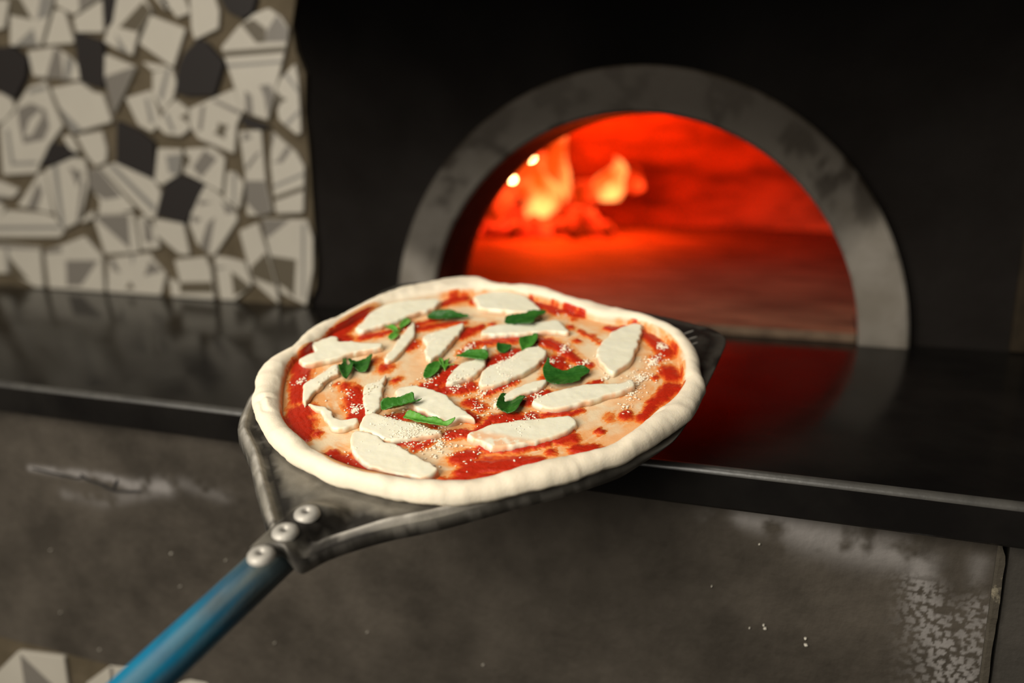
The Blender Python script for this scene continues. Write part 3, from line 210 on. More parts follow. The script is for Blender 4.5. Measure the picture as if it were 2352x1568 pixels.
m_counter=M('polished_dark_stone',(.0045,.004,.0038),.12,col2=(.009,.008,.007),scale=9,rough2=.22,spec=.10,bump=.03,bscale=60)
m_panel=M('dark_cement',(.029,.024,.0185),.8,col2=(.056,.047,.037),scale=14,bump=.6,bscale=120,spec=.12,attr=[('stain',(.165,.152,.143),1.)])
m_panel2=M('dark_cement_side',(.026,.023,.019),.75,col2=(.04,.035,.029),scale=16,bump=.5,bscale=140,spec=.2)
m_chip=M('chipped_edge',(.034,.027,.017),.85,col2=(.22,.19,.13),scale=38,lo=.60,hi=.68,bump=.6,bscale=200)
m_strip=M('worn_wood_strip',(.012,.009,.006),.8,spec=.05,col2=(.022,.016,.010),scale=20)
m_crack=M('crack_shadow_gap',(.006,.005,.005),.95)
m_floor=M('floor_cement',(.08,.075,.07),.7,col2=(.1,.09,.08),scale=6)
m_ring=M('arch_steel',(.175,.158,.137),.65,metal=.0,spec=.1,col2=(.125,.11,.09),scale=12,bump=.15,bscale=120,attr=[('upper_dark',(.0105,.0076,.0048),1.)])
m_soot=M('sooty_brick',(.018,.014,.012),.85,col2=(.04,.03,.024),scale=25,bump=.4)
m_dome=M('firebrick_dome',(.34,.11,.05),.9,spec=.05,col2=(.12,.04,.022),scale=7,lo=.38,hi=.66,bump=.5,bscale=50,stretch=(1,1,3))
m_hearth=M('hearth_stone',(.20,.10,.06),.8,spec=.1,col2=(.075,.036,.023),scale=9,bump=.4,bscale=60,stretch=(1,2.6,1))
m_lip=M('hearth_lip_dusty',(.17,.115,.075),.85,spec=.1,col2=(.05,.032,.022),scale=18,bump=.4,bscale=80)
m_nose=M('stone_edge_highlight',(.030,.028,.025),.33,spec=.6,col2=(.05,.047,.042),scale=40,bump=.1,bscale=150)  # lighter, glossier base paints in the highlight along the rounded front edge
m_ember=emis('glowing_ember',(.8,.008,.001),(1.,.035,.006),.1,2.8,24.)
m_log=emis('burning_wood',(.7,.01,.0),(1.,.07,.012),.1,3.5,12.)
m_flame=emis('flame_orange',(1.,.07,.004),(1.,.33,.08),1.0,2.9,12.)
m_spark=emis('white_hot_tip',(1.,.55,.18),(1.,.62,.24),26,34,5.)
# ------------------------------------------------------------------ structure
# floor
put('floor',boxmesh('floor',-2.4,2.2,-2.2,.62,-.05,0,m_floor));tag(bpy.data.objects['floor'],'grey cement kitchen floor below the oven counter',kind='structure')
ZT=ZC-.229                    # worktop level
CX,CZ,RI,RO=-.2135,ZT-.006,.2605,.313   # arch centre and radii
# black facade with the arch hole
def facade():
    vs=[];fs=[];x0,x1,z1=-.97,1.2,ZC+1.0;n=96
    def outer(a):
        dx,dz=math.cos(a),math.sin(a);k=1e9
        if dx>1e-6:k=min(k,(x1-CX)/dx)
        if dx<-1e-6:k=min(k,(x0-CX)/dx)
        if dz>1e-6:k=min(k,(z1-CZ)/dz)
        return CX+dx*k,CZ+dz*k
    ang=sorted([math.pi*i/n for i in range(n+1)]+[math.atan2(z1-CZ,x1-CX),math.atan2(z1-CZ,x0-CX)])
    for a in ang:
        r=RO-.006
        p=(CX+math.cos(a)*r,CZ+math.sin(a)*r);q=outer(a)
        vs+=[(p[0],1.013,p[1]),(q[0],1.013,q[1]),(p[0],1.09,p[1]),(q[0],1.09,q[1])]
    for i in range(len(ang)-1):
        a=4*i;b=4*i+4
        fs+=[(a,a+1,b+1,b),(a,b,b+2,a+2),(a+2,b+2,b+3,a+3),(a+1,a+3,b+3,b+1)]
    bm=bmesh.new();bm.from_mesh(mesh('t',vs,fs,smooth=False));bmesh.ops.subdivide_edges(bm,edges=[e for e in bm.edges if e.calc_length()>.12],cuts=6,use_grid_fill=True)
    bmesh.ops.recalc_face_normals(bm,faces=bm.faces)
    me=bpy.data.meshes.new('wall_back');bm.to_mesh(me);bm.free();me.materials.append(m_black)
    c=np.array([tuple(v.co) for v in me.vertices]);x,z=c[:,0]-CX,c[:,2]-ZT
    so=sstep(.06,.44,z+.10*(fbm(c[:,0]*7,z*7,4)-.5)-.18*np.abs(x)+.06)  # near-black tone grows towards the top of the facade, less to the sides
    at=me.attributes.new('upper_dark','FLOAT','POINT');at.data.foreach_set('value',np.asarray(so,dtype=np.float32))
    return me
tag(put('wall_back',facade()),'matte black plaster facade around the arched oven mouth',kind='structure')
# right edge strip of the facade
tag(put('trim_1',boxmesh('trim_1',.198,.214,1.006,1.02,ZT+.001,ZT+.40,m_strip,.002)),'thin worn strip on the black facade at the right edge',kind='structure')
# mosaic wall : grout bed + broken tiles
def polyprism(name,P,yf,yb,m):
    P=np.asarray(P);P=P if area(P)>0 else P[::-1];n=len(P)
    vs=[(x,yf,z) for x,z in P]+[(x,yb,z) for x,z in P]
    fs=[tuple(range(n)),tuple(range(2*n-1,n-1,-1))]+[(i,n+i,n+(i+1)%n,(i+1)%n) for i in range(n)]
    return recalc(mesh(name,vs,fs,(m,),smooth=False))
W=lambda P:[(x/1000,ZC+z/1000) for x,z in P]
edge=W(MEDGE)
gp=[(x+.002+.002*math.sin(i*2.1),z) for i,(x,z) in enumerate(edge)]
gp[0]=(gp[0][0],ZC+.62)
gp=[(-1.62,ZC+.62)]+gp+[(gp[-1][0],ZT),(-1.62,ZT)]
wall_l=tag(put('wall_left',polyprism('wall_left',gp,1.005,1.09,m_grout)),'brown grouted wall of broken patterned tiles left of the oven',kind='structure')
def tile(P,prints,col,yf,yb,parent):
    P=np.asarray(P,float);P=P if area(P)>0 else P[::-1]
    c=P.mean(0);P=P-c;n=len(P)
    # slightly eased corners
    Q=[]
    for i in range(n):
        a,b,d=P[i-1],P[i],P[(i+1)%n]
        la,ld=np.linalg.norm(a-b),np.linalg.norm(d-b);e=min(.0013,.2*la,.2*ld)
        Q+=[b+(a-b)/la*e,b+(d-b)/ld*e]
    P=np.array(Q);n=len(P)
    nr=np.roll(P,-1,0)-np.roll(P,1,0);nr=np.stack([-nr[:,1],nr[:,0]],1);nr/=np.linalg.norm(nr,axis=1)[:,None]+1e-9
    P=P-nr*.0010;In=P+nr*.0010
    pts=[Vector(p) for p in In];faces=[list(range(n))];pr=[]
    for pc,PP in prints:
        PP=np.asarray(PP,float)-c;k=len(pts);pts+=[Vector(p) for p in PP];faces.append(list(range(k,k+len(PP))));pr.append((pc,PP))
    res=delaunay_2d_cdt(pts,[],faces,0,1e-6)
    v2=np.array([tuple(v) for v in res[0]]);T=[f for f in res[2]]
    cen=np.array([v2[list(f)].mean(0) for f in T]);keep=inside(cen,In)
    mi=np.full(len(T),TM[col])
    for pc,PP in pr: mi[inside(cen,PP)]=TM[pc]
    vs=[(x,yf,z) for x,z in v2];fs=[];ml=[]
    for k,f in enumerate(T):
        if keep[k]: fs.append(tuple(f));ml.append(int(mi[k]))
    o=len(vs)
    vs+=[(x,yf,z) for x,z in In]+[(x,yf+.0012,z) for x,z in P]+[(x,yb,z) for x,z in P]
    for i in range(n):
        j=(i+1)%n
        fs+=[(o+i,o+j,o+n+j,o+n+i),(o+n+i,o+n+j,o+2*n+j,o+2*n+i)];ml+=[TM[col]]*2
    fs=[f if True else f for f in fs]
    me=mesh('tile',vs,fs,TMATS,smooth=False,mi=ml)
    bm=bmesh.new();bm.from_mesh(me);bmesh.ops.remove_doubles(bm,verts=bm.verts,dist=1e-6);bmesh.ops.recalc_face_normals(bm,faces=bm.faces)
    for f in bm.faces:
        if abs(f.normal.y)>.95 and f.normal.y>0 and f.calc_center_median().y<yf+.0005:f.normal_flip()
    bm.to_mesh(me);bm.free()
    t=put('tile',me,parent,Matrix.Translation((c[0],0,c[1])));return t
used=[]
for col,P,pr in TILES:
    P=[(x,z if z>ZT+.015 else ZT+.0022) for x,z in W(P)];used.append(np.array(P));dy=R_.uniform(-.0012,.0012)
    tile(P,[(pc,W(q)) for pc,q in pr],col,.999+dy,1.006,wall_l)
def shards(x0,x1,z0,z1,n,yf,yb,parent,seed,avoid,lim):
    rr=random.Random(seed);S=[(rr.uniform(x0,x1),rr.uniform(z0,z1)) for _ in range(n)]
    for i,s in enumerate(S):
        poly=[(x0,z0),(x1,z0),(x1,z1),(x0,z1)]
        for j,t in enumerate(S):
            if i==j: continue
            mx_,mz=(s[0]+t[0])/2,(s[1]+t[1])/2;dx,dz=t[0]-s[0],t[1]-s[1];l=math.hypot(dx,dz)
            g=.0028;new=[]
            f=lambda p:((p[0]-mx_)*dx+(p[1]-mz)*dz)/l+g
            for k in range(len(poly)):
                a,b=poly[k],poly[(k+1)%len(poly)];fa,fb=f(a),f(b)
                if fa<=0:new.append(a)
                if fa*fb<0:
                    u=fa/(fa-fb);new.append((a[0]+(b[0]-a[0])*u,a[1]+(b[1]-a[1])*u))
            poly=new
            if len(poly)<3:break
        if len(poly)<3 or abs(area(poly))<2e-4 or not all(lim(*p) for p in poly):continue
        P=np.array(poly);bad=False
        for U in avoid:
            lo,hi=U.min(0)-.002,U.max(0)+.002
            if (P.max(0)<lo).any() or (P.min(0)>hi).any():continue
            if inside(P,U).any() or inside(U,P).any() or pdist(P,U).min()<.003 or pdist(U,P).min()<.003:bad=True;break
        if bad:continue
        c=P.mean(0);col='k' if rr.random()<.2 else 'w';pr=[]
        if col=='w' and rr.random()<.6:
            a=rr.uniform(0,6.28);u=np.array([math.cos(a),math.sin(a)]);w=np.array([-u[1],u[0]])
            pr=[(rr.choice('glb'),[c+u*.2,c+w*.004-u*.0,c-w*.2+u*.1])] if rr.random()<.5 else [(rr.choice('lgb'),[c+u*.2+w*.005,c-u*.2+w*.005,c-u*.2-w*.004,c+u*.2-w*.004])]
        tile(P,pr,col,yf,yb,parent)
shards(-1.6,-.70,ZT+.004,ZC+.60,270,.999,1.006,wall_l,3,used,lambda x,z:x<-.712 and (x<-1.19-(ZC-z)*.16 or z>ZC+.10))
# worktop slab with a rounded nose
def worktop():
    r=.005;yf=.578;th=.031;prof=[(1.03,ZT)]
    for k in range(7):
        a=math.pi/2+k*math.pi/12;prof.append((yf+r+math.cos(a)*r,ZT-r+math.sin(a)*r))
    prof+=[(yf,ZT-th+.002),(yf+.002,ZT-th),(1.03,ZT-th)]
    xs=np.linspace(-1.62,1.2,60);n=len(prof);vs=[];fs=[]
    for x in xs:
        w=.0006*math.sin(x*9)+.0004*math.sin(x*23+1)
        vs+=[(x,y+(w if y<.6 else 0),z) for y,z in prof]
    for i in range(len(xs)-1):
        for k in range(n): fs.append((i*n+k,i*n+(k+1)%n,(i+1)*n+(k+1)%n,(i+1)*n+k))
    fs+=[tuple(range(n)),tuple(range((len(xs)-1)*n,len(xs)*n))]
    me=recalc(mesh('worktop',vs,fs,(m_counter,m_nose)))
    for p in me.polygons:
        if p.center.y<yf+r+.0005 and p.center.z>ZT-r-.0005: p.material_index=1
    return me
o=put('worktop',worktop());tag(o,'polished dark stone worktop shelf running in front of the oven','worktop')
o.modifiers.new('flat','EDGE_SPLIT').split_angle=math.radians(32)
# cement front below the shelf
FY=.600
ZL=ZC+np.mean([p[1] for p in LOWTOP])/1000
XS=SEAM[0][0]/1000
def panel():
    x0,x1=-1.62,XS-.0075;z0,z1=ZL,ZT-.031;nx,nz=560,190
    X,Z=np.meshgrid(np.r_[np.linspace(x0,-.93,60,endpoint=False),np.linspace(-.93,-.55,130,endpoint=False),np.linspace(-.55,-.10,150,endpoint=False),np.linspace(-.10,x1,220)],np.linspace(z0,z1,nz))
    X=X.ravel();Z=Z.ravel();S=np.zeros_like(X)
    for P,s in STAIN:
        for i in range(len(P)):
            for k in range(6):
                q=P[min(i+1,len(P)-1)];t=k/6;x=(P[i][0]+(q[0]-P[i][0])*t)/1000;z=ZC+(P[i][1]+(q[1]-P[i][1])*t)/1000;w=(P[i][2]+(q[2]-P[i][2])*t)*.00031
                S=np.maximum(S,s*np.exp(-(((X-x)**2+(Z-z)**2*1.3)/(2*(w*1.1)**2))))
                if i==len(P)-1:break
    nz_=fbm(X*60,Z*60,5);n2=.62*worley(X*190,Z*190,9)+.38*worley(X*330+5,Z*330,4)
    right=sstep(.045,.07,X)*sstep(-.292,-.31,Z-ZC)
    S=S*sstep(.25,.62,nz_)*(1-right)+S*right*sstep(.50,.36,n2)*1.1
    S=np.clip(S*1.25,0,1)
    dy=-.0012*(fbm(X*30,Z*30,3)-.5)-.0006*(fbm(X*120,Z*120,4)-.5)
    vs=np.stack([X,FY+dy,Z],1);fs=[]
    for j in range(nz-1):
        for i in range(nx-1):
            a=j*nx+i;fs.append((a,a+1,a+nx+1,a+nx))
    # back and sides
    o=len(vs);vs=np.vstack([vs,[(x0,FY+.06,z0),(x1,FY+.06,z0),(x1,FY+.06,z1),(x0,FY+.06,z1)]])
    c=[0,nx-1,nz*nx-1,(nz-1)*nx]
    fs+=[(c[1],o+1,o+2,c[2]),(o,c[0],c[3],o+3),(o,o+1,c[1],c[0]),(o+1,o,o+3,o+2)]
    return mesh('wall_front',vs,fs,(m_panel,),attrs={'stain':np.r_[S,[0]*4]})
wf=tag(put('wall_front',panel()),'stained dark cement front under the worktop shelf, cracked at the left',kind='structure')
def ribbon(P,w,y0,y1,m,name,parent):
    P=catmull(P,.004,False);d=np.gradient(P,axis=0);d/=np.linalg.norm(d,axis=1)[:,None];nn=np.stack([-d[:,1],d[:,0]],1)
    ww=w*(.35+.65*np.sin(np.linspace(.25,math.pi-.25,len(P))))*(.6+.8*vnoise(np.arange(len(P))*.7,0,3))
    A=P+nn*ww[:,None];B=P-nn*ww[:,None];n=len(P)
    vs=[(x,y0,z) for x,z in A]+[(x,y0,z) for x,z in B]+[(x,y1,z) for x,z in A]+[(x,y1,z) for x,z in B]
    fs=[]
    for i in range(n-1): fs+=[(i,i+1,n+i+1,n+i),(i,2*n+i,2*n+i+1,i+1),(n+i,n+i+1,3*n+i+1,3*n+i)]
    return put(name,recalc(mesh(name,vs,fs,(m,),smooth=False)),parent)
for P in CRACKS: ribbon(W(P),.0011,FY-.0012,FY+.004,m_crack,'crack',wf)
# chipped corner bead and the neighbouring panel
def bead():
    zz=np.linspace(ZL-.12,ZT-.034,70);vs=[];fs=[]
    w=.0052+.002*(fbm(zz*60,0,2)-.5);k=[(0,0),(0,-.002),(.3,-.003),(1,-.0028),(1,.03),(0,.03)]
    for i,z in enumerate(zz):
        chip=.004*sstep(.52,.62,float(fbm(z*45,3.,6)))
        top=.004*sstep(ZT-.05,ZT-.034,z)
        for a,b in k: vs.append((XS-.0078+a*(w[i]-top*a),FY+b+chip*(1 if b<0 else 0),z))
    n=len(k)
    for i in range(len(zz)-1):
        for j in range(n): fs.append((i*n+j,i*n+(j+1)%n,(i+1)*n+(j+1)%n,(i+1)*n+j))
    return recalc(mesh('trim_2',vs,fs,(m_chip,),smooth=False))
tag(put('trim_2',bead()),'chipped cream corner bead beside the vertical gap at lower right',kind='structure')
tag(put('wall_right',boxmesh('wall_right',XS+.0005,1.2,FY+.003,FY+.06,ZL-.45,ZT-.031,m_panel2,.001)),'plain dark cement panel right of the vertical gap',kind='structure')
tag(put('wall_gap_backing',boxmesh('wall_gap_backing',XS-.02,XS+.01,FY+.035,FY+.055,ZL-.3,ZT-.032,m_crack)),'black depth of the vertical gap',kind='structure')
# mosaic below the cement
wl=tag(put('wall_lower',boxmesh('wall_lower',-1.62,XS-.012,FY+.004,FY+.06,ZL-.45,ZL-.0003,m_grout)),'grouted broken tile wall below the cement, bottom left',kind='structure')
usedl=[]
for col,P,pr in LOWTILES:
    P=W(P);usedl.append(np.array(P));tile(P,[(pc,W(q)) for pc,q in pr],col,FY-.001,FY+.006,wl)
shards(-1.5,.1,ZL-.32,ZL-.004,170,FY-.001,FY+.006,wl,11,usedl,lambda x,z:z<ZL-.006 and x<XS-.02)
# ------------------------------------------------------------------ oven
oven=tag(empty('pizza_oven',Matrix.Translation((CX,1.0,ZT))),'brick pizza oven with a half-round steel framed mouth','oven')
def rel(vs): return [(x-CX,y-1.0,z-ZT) for x,y,z in vs]
def archframe():
    n=128;prof=[(RI,.996),(RI+.002,.993),(RO-.003,.993),(RO,.996),(RO,1.014),(RI,1.104)]
    prof=[(RI,1.03),(RI,.9965),(RI+.003,.9935)]+[(RI+.003+(RO-RI-.006)*k/8,.9935) for k in range(1,8)]+[(RO-.003,.9935),(RO,.9965),(RO,1.02)]
    vs=[];fs=[];so=[];m=len(prof)
    for i in range(n+1):
        a=-.022+ (math.pi+.044)*i/n
        for r,y in prof:
            x=CX+math.cos(a)*r;z=max(CZ+math.sin(a)*r,ZT);vs.append((x,y,z))
            h=(z-ZT);e=h+.05*(float(fbm(x*14,z*14,4))-.5)+(.035 if x<CX else -.02)-.5*(r-RI-.026)
            so.append(min(1.,float(sstep(.085,.125,e))*.66+.30*float(sstep(.12,.27,h+.4*(r-RI-.026)))+.22*float(sstep(.5,.7,fbm(x*40,z*40,8)))))
    for i in range(n):
        for k in range(m-1): fs.append((i*m+k,i*m+k+1,(i+1)*m+k+1,(i+1)*m+k))
    return mesh('arch_frame',rel(vs),fs,(m_ring,),attrs={'upper_dark':so})
o=put('arch_frame',recalc(archframe()),oven);tag(o,'grey steel arch frame, sooty brown towards the top')
o.modifiers.new('s','EDGE_SPLIT').split_angle=math.radians(30)
def throat():
    n=72;vs=[];fs=[];ys=[1.0,1.03,1.06,1.09,1.11,1.112]
    for i in range(n+1):
        a=math.pi*i/n
        for k,y in enumerate(ys):
            r=RI+.0005 if k<5 else RI+.06
            vs.append((CX+math.cos(a)*r,y,max(CZ+math.sin(a)*r,ZT-.01)))
    m=len(ys)
    for i in range(n):
        for k in range(m-1): fs.append((i*m+k,i*m+k+1,(i+1)*m+k+1,(i+1)*m+k))
    return mesh('throat',rel(vs),fs,(m_soot,))
tag(put('throat',throat(),oven),'sooty black inner lip of the oven mouth')
DX,DY,DRX,DRY,DH=CX-.03,1.62,.66,.52,.40
def dome():
    nu,nv=96,36;vs=[];fs=[]
    for j in range(nv+1):
        t=j/nv*math.pi/2;c=math.cos(t)
        for i in range(nu):
            a=2*math.pi*i/nu;front=math.sin(a)<0
            x=DX+DRX*math.cos(a)*c**.75;y=DY+(.507*math.sin(a)*c**.12 if front else DRY*math.sin(a)*c**.75);z=ZT-.004+DH*math.sin(t)**.8
            vs.append((x,y,z))
    for j in range(nv):
        for i in range(nu):
            f=(j*nu+i,j*nu+(i+1)%nu,(j+1)*nu+(i+1)%nu,(j+1)*nu+i)
            c=np.mean([vs[k] for k in f],0)
            if c[1]<1.5 and math.hypot(c[0]-CX,c[2]-CZ)<RI+.05:continue
            fs.append(f)
    return mesh('dome',rel(vs),fs,(m_dome,))
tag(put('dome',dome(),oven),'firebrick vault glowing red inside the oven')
HT=.010
def hearth():
    r=RI-.002;P=[(-r,.004),(r,.004),(r,.118),(.70,.118),(.70,1.2),(-.74,1.2),(-.74,.118),(-r,.118)];n=len(P)
    vs=[(x,y,.0006) for x,y in P]+[(x,y,HT-.002) for x,y in P]+[(x,y+(.002 if i<2 else 0),HT) for i,(x,y) in enumerate(P)]
    fs=[tuple(range(n-1,-1,-1)),tuple(range(2*n,3*n))]+[(k*n+i,k*n+(i+1)%n,(k+1)*n+(i+1)%n,(k+1)*n+i) for k in (0,1) for i in range(n)]
    me=recalc(mesh('hearth',vs,fs,(m_hearth,m_lip),smooth=False))
    for p in me.polygons:
        if p.center.y<.006: p.material_index=1
    return me
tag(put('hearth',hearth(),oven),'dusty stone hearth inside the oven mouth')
# fire at the back left of the hearth
def fpos(x,y,z=0): return Vector((x,y,ZT+HT+z))
def lump(name,rad,sc,m,seed,sub=2,amp=.3):
    bm=bmesh.new();bmesh.ops.create_icosphere(bm,subdivisions=sub,radius=1)
    for v in bm.verts:
        d=1+amp*(noise.noise(v.co*1.7+Vector((seed*3.1,0,seed)))) ;v.co=Vector((v.co.x*sc[0],v.co.y*sc[1],v.co.z*sc[2]))*d*rad
    me=bpy.data.meshes.new(name);bm.to_mesh(me);bm.free();me.materials.append(m)
    return me
def embers():
    bm=bmesh.new();rr=random.Random(5)
    for k in range(210):
        a=rr.uniform(0,6.28);q=math.sqrt(rr.random())
        x=-.605+math.cos(a)*q*.17;y=1.88+math.sin(a)*q*.12;h=(1-q)*.075
        s=rr.uniform(.009,.022)
        mt=Matrix.Translation((x,y,ZT+HT+h*rr.random()+s*.6))@Matrix.Rotation(rr.uniform(0,6),4,Vector((rr.random(),rr.random(),rr.random())))@Matrix.Diagonal((s,s*rr.uniform(.6,1),s*rr.uniform(.5,.9),1))
        bmesh.ops.create_icosphere(bm,subdivisions=1,radius=1,matrix=mt)
    me=bpy.data.meshes.new('ember_bed');bm.to_mesh(me);bm.free();me.materials.append(m_ember);return me
tag(put('ember_bed',embers()),'bed of glowing red embers at the back left of the hearth','embers',kind='stuff')
def log(a,b,r,seed,label):
    a=Vector(a);b=Vector(b);d=b-a;q=d.to_track_quat('Z','Y').to_matrix().to_4x4();n=18;h=14;vs=[];fs=[]
    for j in range(h+1):
        for i in range(n):
            t=2*math.pi*i/n;rr=r*(1+.28*(noise.noise(Vector((math.cos(t)*1.5,math.sin(t)*1.5,j*.35+seed*7)))))*(1 if 0<j<h else .8)
            vs.append((math.cos(t)*rr,math.sin(t)*rr,d.length*j/h))
    for j in range(h):
        for i in range(n): fs.append((j*n+i,j*n+(i+1)%n,(j+1)*n+(i+1)%n,(j+1)*n+i))
    fs+=[tuple(range(n-1,-1,-1)),tuple(range(h*n,h*n+n))]
    o=put('burning_log',mesh('burning_log',vs,fs,(m_log,)),None,Matrix.Translation(a)@q)
    tag(o,label,'firewood','logs burning in the oven')
log(fpos(-.80,1.95,.045),fpos(-.52,2.00,.06),.036,1,'burning log lying at the back left of the oven fire')
log(fpos(-.56,1.95,.075),fpos(-.40,1.98,.125),.030,2,'glowing log end right of the main flames in the oven')
log(fpos(-.715,1.80,.03),fpos(-.625,1.91,.185),.024,3,'burning log propped steeply at the left of the oven fire')
def flame(x,y,z,h,w,seed,label):
    n=16;k=14;vs=[];fs=[]
    for j in range(k+1):
        t=j/k;r=w*(math.sin(math.pi*min(1,(t*.85+.12)))**.8)*(1-t)**.45+.0005
        ox=.25*w*math.sin(t*5+seed)*t*2;oy=.25*w*math.cos(t*4+seed)*t
        for i in range(n):
            a=2*math.pi*i/n;q=r*(1+.35*noise.noise(Vector((math.cos(a),math.sin(a),t*3+seed))))
            vs.append((ox+math.cos(a)*q,oy+math.sin(a)*q,t*h))
    for j in range(k):
        for i in range(n): fs.append((j*n+i,j*n+(i+1)%n,(j+1)*n+(i+1)%n,(j+1)*n+i))
    fs+=[tuple(range(n-1,-1,-1)),tuple(range(k*n,k*n+n))]
    tag(put('flame',mesh('flame',vs,fs,(m_flame,)),None,Matrix.Translation((x,y,ZT+z))),label,'flame','flames in the oven')
flame(-.615,1.87,.05,.155,.058,1,'largest yellow flame at the left of the oven fire')
flame(-.585,1.93,.08,.17,.042,2.4,'tall orange flame behind the largest one in the oven fire')
flame(-.462,1.93,.085,.10,.046,4,'small bright flame at the right end of the oven fire')
def spark(x,y,z,r,label):
    tag(put('fire_spark',lump('fire_spark',r,(1,.9,.8),m_spark,3,2,.25),None,Matrix.Translation((x,y,ZT+z))),label,'spark','sparks over the fire')
spark(-.667,1.84,.134,.0085,'lower white-hot spark at the left edge of the oven fire')
spark(-.606,1.79,.183,.008,'upper white-hot spark close under the left curve of the oven mouth')
LAMPS=[((-.56,1.78,.13),FIRE_W,.07),((-.42,1.86,.13),FIRE_W*.45,.05)]
for k,(p,w,r) in enumerate(LAMPS):
    l=bpy.data.lights.new('fire_light','POINT');l.energy=w;l.color=(1,.062,.003);l.shadow_soft_size=r
    lo=bpy.data.objects.new('fire_light',l);lo.location=(p[0],p[1],ZT+p[2]);C.objects.link(lo)
# ------------------------------------------------------------------ pizza + peel frame
PO,E1,E2,EN=[Vector(v) for v in FRAME]
def FM(x=0,y=0,z=0):
    o=PO+E1*x+E2*y+EN*z
    return Matrix(((E1.x,E2.x,EN.x,o.x),(E1.y,E2.y,EN.y,o.y),(E1.z,E2.z,EN.z,o.z),(0,0,0,1)))
mm=lambda P:np.asarray(P,float)/1000
# ---- peel
m_steel=M('worn_peel_steel',(.17,.155,.128),.42,metal=.45,col2=(.235,.215,.178),scale=35,rough2=.55,bump=.12,bscale=900,attr=[('dark',(.016,.0135,.011),1.),('painted_shine',(.55,.51,.45),1.)])
m_rivet=M('rivet_aluminium',(.40,.375,.335),.5,metal=.35,spec=.3,bump=.15,bscale=500)
m_rdark=M('rivet_hole',(.03,.027,.024),.6)
peel=tag(empty('pizza_peel',FM(-.034,-.2,-.005)),'worn steel pizza peel with blue handle and three rivets, held in mid air','peel')
PI=FM(-.034,-.2,-.005).inverted()@FM()
def blade():
    out=catmull(mm(PEEL),.004);v2,T,P=fill(out,.004,(.0012,.0026,.0045,.0065,.009,.012),seed=3)
    d=pdist(v2,P)
    sp=mm(SPINE);x,y=v2[:,0],v2[:,1]
    # how far back: the rear edges carry a raised bead and a turned-down flange
    rear=sstep(-.035,-.085,y+.12*(x>0)*0)
    z=np.zeros(len(v2))
    z+=rear*(.0042*np.exp(-((d-.0045)/.0028)**2)-.0016*np.exp(-((d-.0125)/.004)**2))
    z-=rear*.0035*(1-sstep(0,.003,d))
    z+=(1-rear)*(.0003*np.sin(x*90)*np.sin(y*70)-.0012*(1-sstep(0,.012,d)))
    ds=pdist(v2,sp,False);back=np.clip((sp[0][1]-y)/.03,-.6,1)
    hs=.0118*np.exp(-(ds/.0132)**6)*sstep(-.5,.3,back)
    z=np.maximum(z*np.clip(1-hs/.006,0,1),hs)
    side=np.exp(-((ds-.024)/.010)**2)*sstep(-.155,-.185,y)
    z-=.0022*side*np.clip(d/.01,0,1)
    n=fbm(x*70,y*70,2);n3=fbm(x*300,y*300,6,3)
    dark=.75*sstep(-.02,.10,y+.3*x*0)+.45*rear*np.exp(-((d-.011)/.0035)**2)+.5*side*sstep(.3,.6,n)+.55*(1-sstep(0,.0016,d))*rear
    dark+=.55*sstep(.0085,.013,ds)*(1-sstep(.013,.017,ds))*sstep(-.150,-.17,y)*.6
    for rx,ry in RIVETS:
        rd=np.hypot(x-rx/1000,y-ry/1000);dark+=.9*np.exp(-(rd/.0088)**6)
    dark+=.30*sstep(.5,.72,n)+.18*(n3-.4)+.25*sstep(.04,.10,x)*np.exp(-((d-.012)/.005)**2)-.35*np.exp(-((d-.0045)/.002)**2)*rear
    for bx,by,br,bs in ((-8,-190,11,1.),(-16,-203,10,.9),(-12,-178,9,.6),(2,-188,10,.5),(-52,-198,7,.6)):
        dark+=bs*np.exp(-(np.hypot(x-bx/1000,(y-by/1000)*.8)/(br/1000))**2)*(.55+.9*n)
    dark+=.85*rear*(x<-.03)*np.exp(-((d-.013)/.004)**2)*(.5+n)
    dark=np.clip(dark,0,1)
    painted_shine=np.clip(rear*np.exp(-((d-.0042)/.0017)**2)*(.25+1.0*sstep(.3,.65,fbm(x*130,y*130,19)))*(1-np.clip(hs/.004,0,1)),0,1)*.95+.12*(y<-.1)*sstep(.62,.72,n3)  # highlight on the bead put into the colour, plus random bright specks
    top=np.c_[v2,z-.0056+.0004*(fbm(x*25,y*25,9)-.5)]
    nO=len(P);o=len(top)
    # flange ring below the outline and the underside
    rz=rear[:nO]
    fl=np.c_[P,top[:nO,2]-.0005-rz*.0085*np.clip((-.02-P[:,1])/.06,0,1)]
    ctr=P.mean(0);fl[:,:2]+=(P-ctr)*.004*rz[:,None]
    flb=fl.copy();flb[:,:2]-=(P-ctr)/np.linalg.norm(P-ctr,axis=1)[:,None]*.0012
    und=top.copy();und[:,2]-=.0012
    vs=np.vstack([top,fl,flb,und]);fs=list(T)
    a,b,c=o,o+nO,o+2*nO
    for i in range(nO):
        j=(i+1)%nO
        fs+=[(i,a+i,a+j,j),(a+i,b+i,b+j,a+j),(b+i,c+i,c+j,b+j)]
    fs+=[tuple(c+k for k in reversed(f)) for f in T]
    df=np.r_[dark,.5*rz+.2,.2*np.ones(nO),np.ones(o)*.6]
    return mesh('blade',vs,fs,(m_steel,),attrs={'dark':df,'painted_shine':np.r_[painted_shine,.25*rz*sstep(.45,.6,fbm(P[:,0]*200,P[:,1]*200,23)),np.zeros(nO),np.zeros(o)]})
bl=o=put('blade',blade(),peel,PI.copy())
tag(o,'dark worn steel blade with turned-down rear edges')
